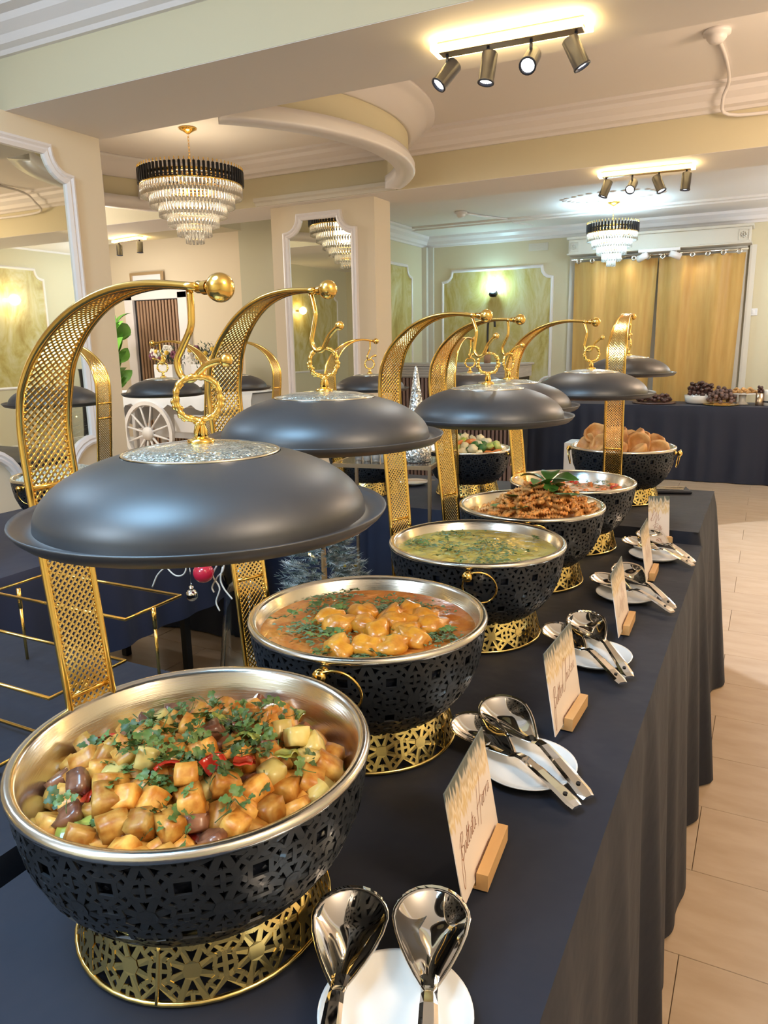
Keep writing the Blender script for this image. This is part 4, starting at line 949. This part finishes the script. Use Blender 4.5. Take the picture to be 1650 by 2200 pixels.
def script(words,x0,z0,sx,sz,slope,r=.00042):
    """cursive strokes on the card face (local x = out of face, y along, z up)"""
    m=MB(); x=0
    for ch in words:
        for st in GL_.get(ch,()):
            f_=lambda a,b:(0,x0+(x+a)*sx+b*sz*.22,z0+b*sz+(x+a)*sx*slope)
            pts=crom([f_(a,b) for a,b in st],len(st)*5) if len(st)>2 else [Vector(f_(a,b)) for a,b in st]
            for q in range(len(pts)-1):
                a,b=Vector(pts[q]),Vector(pts[q+1]); d=(b-a)
                if d.length<1e-6: continue
                n=Vector((0,-d.z,d.y)).normalized()*r; e=d.normalized()*r*.5; a=a-e; b=b+e
                m.add([tuple(c+Vector((.0012,0,0))) for c in (a-n,b-n,b+n,a+n)],[(0,1,2,3)])
        x+=ADV.get(ch,.33)
    return m
def card(i,bl,br,z,h,label,text,slope):
    bl=Vector((*bl,z)); br=Vector((*br,z)); d=br-bl; W=d.length; yaw=math.atan2(d.y,d.x)-PI/2
    lean=-.17
    t=thing('menu_card',label,'card',(bl.x,bl.y,z+.004),(0,lean,yaw),'menu cards in wooden holders')
    m=MB(); m.bbox(-.0008,.0008,0,W,0,h,.0003); make('card_sheet',m,'card',t)
    mm=MB()
    for s_ in text: q=script(*s_); mm.add(q.v,q.f)
    make('lettering',mm,'label_ink',t)
    mm=MB()
    for k in range(14): y=.05+k*.0042; mm.add([(.0014,y,.010),(.0014,y+.0028,.010),(.0014,y+.0028,.0114),(.0014,y,.0114)],[(0,1,2,3)])
    if i<3: make('small_print',mm,'label_ink',t)
    t.rotation_mode='XYZ'
    c=bl+d*.60; hh=thing('card_holder','beechwood block holding the '+('nearest','second','third','fourth','fifth')[i]+' menu card','card holder',(c.x,c.y,z-.004),yaw,'wooden card holders')
    b=.048 if i<4 else .03; m=MB(); m.extr([(-.0075,0),(.0155,0),(.0155,.0205),(.0020,.0205),(.0020,.003),(-.0022,.003),(-.0050,.010),(-.0075,.010)],(0,-b,0),(0,b,0),(1,0,0)); make('block',m,'wood',hh)
zc=ZA+.005
card(0,(-.243,.642),(-.255,.792),zc,.134,'nearest white menu card reading Battata Harra',[('Battata',.010,.044,.0290,.026,.10),('Harra',.084,.054,.0265,.027,.10)],0)
card(1,(-.245,1.034),(-.240,1.185),zc,.134,'second white menu card reading Butter Chicken',[('Butter',.008,.040,.0290,.029,.12),('Chicken',.066,.054,.0300,.027,.10)],0)
card(2,(-.228,1.475),(-.232,1.625),zc,.134,'third menu card with cursive lines, beside the korma dish',[('C~ff~',.02,.045,.055,.028,.05)],0)
card(3,(-.231,1.878),(-.234,2.018),zc,.134,'fourth menu card with copper cursive lines, beside the pasta dish',[('l~l~f',.03,.045,.06,.03,.05)],0)
card(4,(-.285,2.295),(-.228,2.322),zc+.0,.134,'farthest menu card, turned towards the camera before the raised table',[('l~',.006,.06,.05,.03,.0),('B~',.010,.03,.03,.02,.0)],0)
def spoon_mb():
    m=MB(); v=[];f=[]; nu,nv=28,9; L=.090; Wd=.033
    def out(t):   # outline half width along length 0 tip..1 neck
        return Wd*(math.sin(PI*min(1,t**.80))**.62)*(1-.28*t) if t<1 else .004
    # bowl as polar grid mapped to teardrop
    rings=nv; v.append((.040,0,-.0165))
    for j in range(1,rings+1):
        q=j/rings
        for i in range(nu):
            a=TAU*i/nu; ex=math.cos(a); ey=math.sin(a)
            px=.040+ (.088 if ex>0 else .044)*ex; wy=.0395*(1-.55*max(0,ex)**1.3)*ey
            v.append((.040+(px-.040)*q,wy*q,-.0165*(1-q**2.2)))
    for i in range(nu): f.append((0,1+i,1+(i+1)%nu))
    for j in range(rings-1):
        for i in range(nu): a=1+j*nu+i; b=1+j*nu+(i+1)%nu; f.append((a,a+nu,b+nu,b))
    n=len(v); v+=[(x*1.0,y*1.02,z-.0014) for x,y,z in v]; f+=[tuple(q+n for q in reversed(g)) for g in f]
    for i in range(nu): a=1+(rings-1)*nu+i; b=1+(rings-1)*nu+(i+1)%nu; f.append((a,a+n,b+n,b))
    m.add(v,f,True); return m
SPB=mesh('spoon_bowl',spoon_mb(),'chrome')
m=MB(); path=[(.106,-.005,.0095),(.122,-.001,.0078),(.134,.006,.0073),(.147,.009,.0080),(.178,.007,.0092),(.212,.003,.0105),(.238,-.001,.0112),(.248,-.003,.0088)]
v=[];f=[]
for i,(x,z,hw) in enumerate(path):
    c_=.0022 if i>2 else .0030
    v+=[(x,-hw,z),(x,-hw*.55,z+c_),(x,hw*.55,z+c_),(x,hw,z),(x,hw*.6,z-.0018),(x,-hw*.6,z-.0018)]
for i in range(len(path)-1):
    for k in range(6): l=(k+1)%6; f.append((i*6+k,i*6+l,i*6+6+l,i*6+6+k))
f+=[tuple(range(5,-1,-1)),tuple((len(path)-1)*6+k for k in range(6))]
m.add(v,f,False); SPH=mesh('spoon_handle',m,'chrome')
m=MB(); m.lathe([(0,0),(.0032,0)],12,Matrix.Translation((.226,0,.0044))); SHO=mesh('hanging_hole',m,'dark')
def spoon(loc,yaw,pitch,label,roll=0,first=[None]):
    t=thing('serving_spoon',label,'spoon',loc,(roll,pitch,yaw),'polished serving spoons')
    make('spoon_bowl',SPB,None,t); h=make('spoon_handle',SPH,None,t); make('hanging_hole',SHO,None,h); return t
m=MB(); m.lathe([(0,.0035),(.046,.0035),(.056,.006),(.068,.0125),(.0705,.0138),(.070,.0118),(.058,.0040),(.046,0),(0,0)],56); PL=mesh('side_plate',m,'china')
wh=['nearest','second','third','fourth','farthest']
PC=[(-.251,.493),(-.262,.942),(-.255,1.369),(-.260,1.759),(-.245,2.137)]
for i,(x,y) in enumerate(PC): tag(make('side_plate',PL,None,None,(x,y,ZA+.001)),wh[i]+' small white plate under a pair of serving spoons','plate',group='white spoon plates')
# spoon direction: bowl tip -> handle. local +x runs from the tip to the handle end
def sp(i,tip,end,label,lift=.020,rise=.0,roll=0):
    tip=Vector((*tip,0)); end=Vector((*end,0)); d=end-tip; yaw=math.atan2(d.y,d.x)
    spoon((tip.x,tip.y,ZA+lift),yaw,rise,label,roll)
sp(0,(-.347,.590),(-.255,.366),'left of the two spoons on the nearest plate',.036,.03)
sp(0,(-.272,.624),(-.180,.400),'right of the two spoons on the nearest plate',.038,.03)
sp(1,(-.355,1.055),(-.150,.885),'upper spoon on the second plate, crossing over the other',.043,.12,.1)
sp(1,(-.385,.998),(-.155,.858),'lower spoon on the second plate, behind the nearest card',.034,.08)
sp(2,(-.315,1.50),(-.155,1.262),'upper spoon on the third plate with its handle catching the light',.045,.13,.1)
sp(2,(-.357,1.44),(-.165,1.245),'lower spoon on the third plate, behind the second card',.034,.08)
sp(3,(-.300,1.895),(-.135,1.685),'upper spoon on the fourth plate',.045,.13,.1)
sp(3,(-.345,1.82),(-.150,1.675),'lower spoon on the fourth plate, behind the third card',.034,.08)
sp(4,(-.300,2.285),(-.112,2.065),'upper spoon on the farthest plate',.045,.13,.1)
sp(4,(-.335,2.215),(-.125,2.055),'lower spoon on the farthest plate, behind the fourth card',.034,.08)
tag(make('side_plate',PL,None,None,(-1.43,3.08,ZD+.001)),'white plate with a fork and napkin on the cross table','plate')
t=thing('table_fork','copper-toned fork lying on the cross table plate','fork',(-1.43,3.08,ZD+.018),.4)
m=MB(); m.bbox(-.02,.10,-.004,.004,0,.002,.0008); make('fork_handle',m,'bronze',t)
m=MB()
for k in range(4): m.bbox(-.06,-.02,-.009+k*.005,-.0065+k*.005,0,.0015,.0004)
m.bbox(-.028,-.018,-.009,.0085,0,.002,.0006); make('tines',m,'bronze',t)
t=thing('napkin','black folded napkin lying behind the puddings on the raised table','napkin',(-.33,2.98,ZE),.3)
m=MB(); m.bbox(-.10,.10,-.05,.05,0,.01,.004); make('fold',m,'cloth',t)
for k in range(3):
    t=tag(make('table_knife',(lambda m:(m.bbox(-.09,.09,-.004,.004,0,.003,.001),m)[1])(MB()),'steel',None,(-.34,2.955+.022*k,ZE+.011),.0 if 0 else (0,0,.3)),'steel cutlery piece lying on the black napkin','cutlery','cutlery on the napkin')
# ================================================================== LEFT SIDE THINGS
# gold wire riser on the low left table
t=thing('wire_riser','gold wire stepped riser on the low left table','display riser',(-1.10,.85,ZA))
def loop(x0,x1,y0,y1,z): 
    m=MB(); m.tube([(x0,y0,z),(x1,y0,z),(x1,y1,z),(x0,y1,z)],.0032,8,True); return m
lo=[(-.20,.152,.014,.150,.147),(-.20,.152,-.150,.004,.075),(-.2,.152,-.30,-.155,.012)]
for a in lo: make('wire_shelf',loop(*a),'gold',t)
for x,y,z in ((.152,.08,.147),(-.17,.05,.147),(.152,-.08,.075),(-.16,-.1,.075),(.152,-.25,.012)):
    m=MB(); m.tube([(x,y,z),(x,y,max(.001,z-.04))],.0042,8); m.tube([(x,y,z-.03),(x,y,0)],.0030,8); make('leg',m,'gold',t)
# bronze glass-topped stand with glitter cone
def stand():
    t=thing('side_stand','bronze framed stand with a glass shelf between the tables','stand',(-1.037,2.366,0),.16)
    zt=R(-.42); w_,d_=.36,.235
    m=MB(); m.frame([(-w_,0),(0,0),(0,d_),(-w_,d_)],lambda u,v,h:(u,v,zt-h),[(-.006,0),(.006,0),(.006,.014),(-.006,.014),(-.006,0)]); make('top_frame',m,'bronze',t)
    m=MB(); m.box(-w_+.004,-.004,.004,d_-.004,zt-.006,zt); make('glass_shelf',m,'glass',t)
    for x,y in ((0,0),(-w_,0),(0,d_),(-w_,d_)):
        m=MB(); m.bbox(x-.006,x+.006,y-.006,y+.006,0,zt-.012,.001); make('leg',m,'bronze',t)
    return t
stand()
t=thing('glitter_tree','silver glitter cone tree in a glitter tub on the bronze stand','ornament',(-1.13,2.46,R(-.419)))
m=MB(); m.lathe([(0,.07),(.048,.07),(.036,.14),(.018,.25),(.006,.335),(0,.345)],24); make('cone',m,'glitter2',t)
m=MB(); m.lathe([(0,0),(.050,0),(.054,.003),(.054,.072),(.050,.072),(.050,.008)],28); make('glitter_tub',m,'glitter2',t)
# small boxes on the shelf
for i in range(4):
    o=make('glass_cup',(lambda m:(m.lathe([(0,0),(.014,0),(.016,.035),(.014,.035),(.012,.003),(0,.003)],14),m)[1])(MB()),'crystal',None,(-1.22-.042*i,2.38+.01*i,R(-.419))); tag(o,'small clear cup on the glass shelf of the bronze stand','cup','clear cups on the bronze stand')
# frosted tree with lights
def fir(label,loc,h,r,n,seed,lights=14,frost='frost'):
    t=thing('christmas_tree',label,'christmas tree',loc); rg=random.Random(seed)
    m=MB(); m.tube([(0,0,0),(0,0,h*.95)],[.02,.004],8); make('trunk',m,'wood',t)
    m=MB()
    for i in range(n):
        q=rg.random()**1.3; z=lerp(.12*h,h*.97,q); rr=r*(1-q)*1.0+.02; a=rg.uniform(0,TAU); L=rr*rg.uniform(.75,1.1)
        base=Vector((0,0,z)); dr=Vector((math.cos(a),math.sin(a),rg.uniform(-.15,.35))).normalized(); tipp=base+dr*L
        for k in range(9):
            p=base.lerp(tipp,.45+.55*k/8); 
            for s in (-1,1,0):
                d2=(dr+Vector((-dr.y,dr.x,0))*s*.9+Vector((0,0,rg.uniform(-.4,.6)))).normalized()*rg.uniform(.018,.034); w2=d2.cross(Vector((0,0,1))).normalized()*.0022
                m.add([p-w2,p+w2,p+d2],[(0,1,2)],False)
    tag(make('frosted_needles',m,frost,t),kind='stuff')
    for i in range(lights):
        a=rg.uniform(0,TAU); q=rg.random(); rr=r*(1-q)*.92+.01; m=MB(); m.ball((rr*math.cos(a),rr*math.sin(a),lerp(.15*h,h*.95,q)),.006,6,4); make('fairy_light',m,'bulbw' if i%2 else 'yellow',t)
    return t
fir('snow-frosted small fir tree with warm lights between the tables',(-1.27,2.02,0),.98,.27,900,3)
fir('frosted fir tree with fairy lights standing on the right side, seen in the far mirror',(1.25,6.35,0),1.3,.35,240,5)
# clear vase with white twigs and baubles
t=thing('glass_vase','tall clear glass vase with white twigs between the front tables','vase',(-1.30,1.63,0))
m=MB(); m.lathe([(0,0),(.085,0),(.088,.006),(.084,.42),(.056,.66),(.066,.76),(.062,.76),(.052,.66),(.079,.42),(.082,.010),(0,.010)],28); make('vase_glass',m,'glass',t)
rg=random.Random(8)
for i in range(2):
    a=rg.uniform(PI*.7,PI*1.4) if i<0 else rg.uniform(0,TAU); pts=[Vector((0,0,.03))]; d=Vector((.06*math.cos(a),.06*math.sin(a),1.0))
    for k in range(9):
        d=(d+Vector((math.cos(a)*.05,math.sin(a)*.05,.1))+Vector((rg.uniform(-.25,.25),rg.uniform(-.25,.25),rg.uniform(-.1,.1)))).normalized(); pts.append(pts[-1]+d*(.045 if k else .3))
    m=MB(); m.tube(crom(pts,30),[lerp(.005,.0018,k/30) for k in range(31)],6); tw=make('twig',m,'twig',t)
    for q in (8,):
        m=MB(); p=pts[q]; m.tube(crom([p,p+Vector((rg.uniform(-.04,.04),rg.uniform(-.04,.04),.03)),p+Vector((rg.uniform(-.09,.09),rg.uniform(-.09,.09),-.02))],8),.0018,5); make('side_shoot',m,'twig',tw)
def bauble(mt,lab,loc,r):
    t=thing('bauble',lab,'bauble',loc); m=MB(); m.ball((0,0,0),r,20,14); make('ball',m,mt,t)
    m=MB(); m.lathe([(.006,r-.001),(.006,r+.008),(0,r+.008)],10); m.tube([(.0,0,r+.008),(.003,0,r+.013),(0,0,r+.017),(-.003,0,r+.013)],.0008,4,True); m.tube([(0,0,r+.016),(0,0,r+.06)],.0006,4); make('cap',m,'silver',t)
bauble('silver','small silver bauble hanging from the white twigs',(-1.32,1.435,R(-.642)),.0165)
bauble('red','glossy red bauble hanging from the white twigs',(-1.27,1.43,R(-.572)),.027)
for x,y,z in ((-1.285,1.44,-.60),(-1.25,1.45,-.63),(-1.23,1.47,-.60),(-1.36,1.42,-.585),(-1.40,1.42,-.62)):
    pass
t=thing('twig_spray','white curling twigs dangling beside the red and silver baubles','twig',(-1.25,1.46,R(-.56)))
for i,pp in enumerate(([(.03,0,.04),(.0,-.0,.0),(-.015,0,-.03),(.005,0,-.06),(-.01,0,-.10),(.0,0,-.125)],[(.03,0,.03),(.02,0,-.01),(.0,0,-.03),(-.02,0,-.06),(-.015,0,-.075)],[(.02,0,.0),(.01,0,-.035),(.02,0,-.06),(.045,0,-.085)],[(-.10,0,.03),(-.13,0,-.01),(-.17,0,-.02),(-.21,0,-.05),(-.235,0,-.09)],[(-.10,0,.03),(-.11,0,-.03),(-.145,0,-.045),(-.18,0,-.02),(-.19,0,.01)],[(-.10,0,.03),(-.03,0,.05),(.03,0,.04)])):
    m=MB(); m.tube(crom(pp,24),.0022,6); make('twig',m,'twig',t)
# soup kettle at the far left
t=thing('soup_kettle','dark round pot with a bright steel lid at the left edge','pot',(-2.20,1.27,ZCt))
m=MB(); m.lathe([(0,0),(.10,0),(.12,.02),(.145,.10),(.15,.155),(.155,.165),(.145,.168)],36); make('pot',m,'black',t)
m=MB(); m.lathe([(.150,.168),(.148,.176),(.11,.192),(.05,.202),(0,.204)],36); l=make('lid',m,'chrome',t)
m=MB(); m.lathe([(0,.20),(.012,.20),(.008,.206),(.008,.212),(.014,.216),(.014,.224),(.008,.230),(0,.230)],14)
for k in range(6): m.ball((.02*math.cos(TAU*k/6),.02*math.sin(TAU*k/6),.222),.007,6,4)
make('knob',m,'chrome',l)
# ================================================================== WHITE CART, PLANT, FLOWERS
t=thing('flower_cart','white wooden cart with a big spoked wheel and draped top before the slatted door','cart',(-5.85,6.4,0))
m=MB(); m.bbox(-.80,.95,-.02,.55,.70,.86,.01); m.box(-.75,.90,.35,.45,.3,.7); make('cart_body',m,'white',t)
for x,y in ((-.75,.05),(.85,.05),(-.75,.5),(.85,.5)): m=MB(); m.bbox(x-.025,x+.025,y-.025,y+.025,0,.72,.004); make('leg',m,'white',t)
m=MB(); m.bbox(-.1,.9,.02,.5,.42,.50,.004); m.bbox(-.1,.9,-.0,.03,.42,.62,.004); make('lower_shelf',m,'white',t)
m=MB(); v=[];f=[]; nx=24
for i in range(nx+1):
    x=lerp(-.90,1.05,i/nx); dz=.10+.02*math.sin(i*1.7)+(.05 if i<2 else 0); v+=[(x,.60,.875),(x,-.05,.878),(x,-.08-.01*math.sin(i*2.1),.80),(x,-.09-.012*math.sin(i*1.3),.875-dz*1.7)]
for i in range(nx):
    for k in range(3): a=i*4+k; f.append((a,a+4,a+5,a+1))
m.add(v,f,True); m.add([(-.90,.6,.875),(-.90,-.05,.878),(-.90,-.09,.70),(-.96,-.08,.60),(-.93,.3,.4),(-.88,.6,.55)],[(0,1,2,3,4,5)],True)
m.add([(-.86,-.06,.74),(-.78,-.07,.74),(-.80,-.05,.45),(-.84,-.04,.05),(-.88,-.04,.05)],[(0,1,2,3,4)],True); make('draped_cloth',m,'linen',t)
wz=.405; wr=.345
m=MB(); m.frame([(.0+-.40+wr*math.cos(TAU*k/40),wz+wr*math.sin(TAU*k/40)) for k in range(40)],lambda u,v_,h:(u,-.10-h,v_),[(-.022,-.02),(.022,-.02),(.022,.02),(-.022,.02),(-.022,-.02)]); whl=make('wheel_rim',m,'white',t)
sm=MB(); sm.tube([(.05,-.10,0),(.20,-.10,0),(wr-.01,-.10,0)],[.016,.013,.011],6); sm=mesh('spoke',sm,'white')
for k in range(12):
    o=make('spoke',sm,None,whl,(-.40,0,wz)); o.rotation_euler=(0,TAU*k/12+.2,0)
m=MB(); m.lathe([(0,-.05),(.03,-.05),(.04,-.035),(.065,-.03),(.075,-.02),(.075,.03),(0,.03)],24,Matrix.Translation((-.40,-.10,wz))@Matrix.Rotation(-PI/2,4,'X')@Matrix.Scale(-1,4,(0,0,1))); make('hub',m,'white',whl)
t=thing('fiddle_leaf_fig','leafy green fiddle-leaf plant beside the near pillar','plant',(-7.0,6.64,0)); rg=random.Random(2)
m=MB(); m.lathe([(0,0),(.13,0),(.16,.28),(.14,.28),(.13,.25),(0,.25)],20); make('pot',m,'white',t)
m=MB(); m.tube([(0,0,.2),(.02,0,.8),(-.02,0,1.3),(.0,0,1.65)],.014,6); make('stem',m,'wood',t)
lm=mesh('fig_leaf',leaf_mb(.27,.085,.12,0,8),'fig')
for i in range(26):
    z=.85+.031*i; a=i*2.4; o=make('leaf',lm,None,t,(.01*math.cos(a),.01*math.sin(a),z),(rg.uniform(-.5,.5)+1.0*(i%2),-rg.uniform(.2,1.2),a)); s=rg.uniform(.75,1.15); o.scale=(s,s,s)
def flowers(label,loc,w_,seed):
    t=thing('flower_arrangement',label,'flowers',loc); rg=random.Random(seed); m=MB()
    for i in range(420):
        p=Vector((rg.gauss(0,w_*.42),rg.gauss(0,.05),.10+rg.gauss(0,.055))); d=Vector((rg.uniform(-1,1),rg.uniform(-1,1),rg.uniform(-.5,1))).normalized()*.06; s=d.cross(Vector((0,0,1))).normalized()*.007
        m.add([p-s,p+s,p+d],[(0,1,2)])
    tag(make('pine_foliage',m,'pine',t),kind='stuff')
    for i in range(9):
        m=MB(); m.ball((rg.uniform(-w_,w_)*.8,-.08+rg.uniform(-.03,.03),.09+rg.uniform(-.07,.09)),.026,10,7); make('yellow_bauble',m,'yellow',t)
    for i in range(9):
        m=MB(); c=Vector((rg.uniform(-w_,w_)*.9,-.07,.09+rg.uniform(-.08,.09)))
        for k in range(6):
            a=TAU*k/6; m.ball(c+Vector((.028*math.cos(a),0,.028*math.sin(a))),.022,6,5,None,(1,.5,1))
        make('flower_head',m,'petal' if i%3 else 'purple',t)
    return t
flowers('pine garland with white flowers and yellow baubles on the cart, left half',(-6.15,6.6,R(-.185)),.21,4)
flowers('pine and purple flower garland with yellow baubles on the cart, right half',(-5.60,6.6,R(-.185)),.21,9)
for i,x in enumerate((-6.15,-5.60)):
    t=thing('flower_stand',('white pedestal box under the left garland on the cart','white pedestal box under the right garland on the cart')[i],'stand',(x,6.6,.88)); m=MB(); m.bbox(-.14,.14,-.1,.1,0,R(-.20)-.86,.006); make('box',m,'white',t)
# ================================================================== BAR
t=thing('bar_counter','low bar with grey top fascia and vertical brown slats beyond the far pillar','bar',(-2.45,6.2,0))
m=MB(); m.box(-1.25,.52,.03,.45,0,1.07); make('carcass',m,'dark',t)
m=MB(); m.bbox(-1.28,.55,-.03,.50,1.155,R(-.175),.004); make('worktop',m,'barfascia',t)
m=MB(); m.bbox(-1.27,.54,-.02,.45,1.055,1.155,.003)
for k in range(4): m.bbox(-1.27,.54,-.026,-.018,1.064+k*.023,1.080+k*.023,.002)
make('fascia',m,'barfascia',t)
sm=MB(); sm.bbox(-.011,.011,-.022,.03,.02,1.053,.002); sm=mesh('slat',sm,'slat2')
for i in range(47): make('slat',sm,None,t,(-1.22+i*.0372,0,0))
t=thing('bar_tap','slim black curved tap on a brown base on the bar','tap',(-2.25,6.42,R(-.175)))
m=MB(); m.tube(crom([(0,0,.02),(0,0,.30),(.01,0,.36),(.035,0,.385),(.06,0,.36),(.065,0,.31)],24),.010,8); make('spout',m,'dark',t)
m=MB(); m.lathe([(0,0),(.03,0),(.03,.09),(.018,.10),(0,.10)],14); make('base',m,'slat',t)
t=thing('storage_box','plain white box on the floor in front of the dessert table','box',(-1.52,7.2,0)); m=MB(); m.bbox(-.17,.05,-.15,.15,0,.41,.004); make('carton',m,'white',t)
t=thing('draped_pedestal','tall black draped pedestal by the right wall, seen in the near mirror','pedestal',(1.55,7.15,0)); m=MB(); m.lathe([(.20,0),(.17,.3),(.15,.8),(.16,1.08),(.17,1.10),(0,1.10)],20); make('black_drape',m,'cloth',t)
# ================================================================== DESSERTS
ZT2=R(-.6225)
def pile(c,z,R0,n,r,mt,name,label,cat,grp,mound,seed,sc_=(1.3,.8,.7)):
    ms=[]
    for k in range(3):
        m=MB(); m.ball((0,0,0),r,8,6,None,sc_,.2,k+seed); ms.append(mesh(name,m,mt))
    rg=random.Random(seed)
    for (x,y,zz,q) in pack(n,R0,lambda x,y:z+r*.6+mound*max(0,1-(x*x+y*y)/(R0*R0)),lambda g:r,seed,20,.85):
        tag(make(name,ms[rg.randrange(3)],None,None,(c[0]+x,c[1]+y,zz),(rg.uniform(-.5,.5),rg.uniform(-.5,.5),rg.uniform(0,6))),label,cat,grp)
t=thing('serving_board','round dark board under the loose dates on the dessert table','board',(-1.02,7.98,ZT2)); m=MB(); m.lathe([(0,0),(.20,0),(.21,.006),(.205,.015),(0,.015)],32); make('board',m,'darkplate',t)
pile((-1.02,7.98),ZT2+.016,.17,46,.024,'date','date','dark date on the round board, leftmost dessert','date','dates on the dark board',.03,51)
t=thing('serving_bowl','low white bowl heaped with dark chocolate pieces','bowl',(-.60,8.05,ZT2)); m=MB(); m.lathe([(0,.005),(.12,.005),(.135,.02),(.145,.085),(.139,.085),(.128,.025),(.11,.012),(0,.012)],36); make('bowl',m,'china',t)
pile((-.60,8.05),ZT2+.07,.125,60,.023,'date','chocolate_piece','dark chocolate piece heaped in the low white bowl','chocolate','chocolate pieces in the white bowl',.05,52,(1,1,.8))
t=thing('serving_plate','gold-edged plate heaped with powdered chocolates','plate',(-.395,7.90,ZT2)); m=MB(); m.lathe([(0,.004),(.12,.004),(.16,.012),(.162,.010),(.12,0),(0,0)],36); make('plate',m,'gold',t)
pile((-.395,7.90),ZT2+.006,.135,72,.020,'choc','powdered_chocolate','dusted brown chocolate heaped on the gold plate','chocolate','powdered chocolates on the gold plate',.10,53,(1,1,.9))
t=thing('cake_stand','white footed cake stand with pastries','cake stand',(-.215,8.02,ZT2)); m=MB(); m.lathe([(0,.004),(.06,.004),(.05,.010),(.030,.03),(.034,.08),(.035,.10),(.14,.102),(.145,.108),(.14,.113),(0,.110)],36); make('stand',m,'china',t)
pile((-.215,8.02),ZT2+.112,.13,34,.020,'pastry','pastry','golden brown pastry on the white cake stand','pastry','pastries on the cake stand',.008,54,(1.4,.9,.6))
t=thing('gold_jar','small gold canister holding dark sweets','jar',(-.065,7.95,ZT2)); m=MB(); m.lathe([(0,0),(.035,0),(.036,.002),(.036,.115),(.033,.115),(.032,.01),(0,.01)],24); make('canister',m,'bronze',t)
pile((-.065,7.95),ZT2+.112,.030,9,.014,'date','sweet','dark sweet in the gold canister','sweet','sweets in the gold canister',.012,55,(1,1,1))
t=thing('ice_bucket','white pot with a dark band at the right edge of the dessert table','pot',(.03,7.97,ZT2)); m=MB(); m.lathe([(0,0),(.062,0),(.066,.004),(.068,.10),(.070,.145),(.065,.145),(.062,.01),(0,.01)],28); make('pot',m,'china',t)
m=MB(); m.lathe([(.0672,.03),(.0685,.03),(.0690,.045),(.0677,.045)],28,closed=True); make('dark_band',m,'dark',t)
t=thing('wall_switch','small white switch plate on the cream wall right of the curtain','switch',(-.20,8.6,R(.26))); m=MB(); m.bbox(-.035,.035,-.012,0,-.035,.035,.003); make('plate',m,'white',t); m=MB(); m.bbox(-.012,.012,-.018,-.012,-.018,.018,.002); make('rocker',m,'white',t)
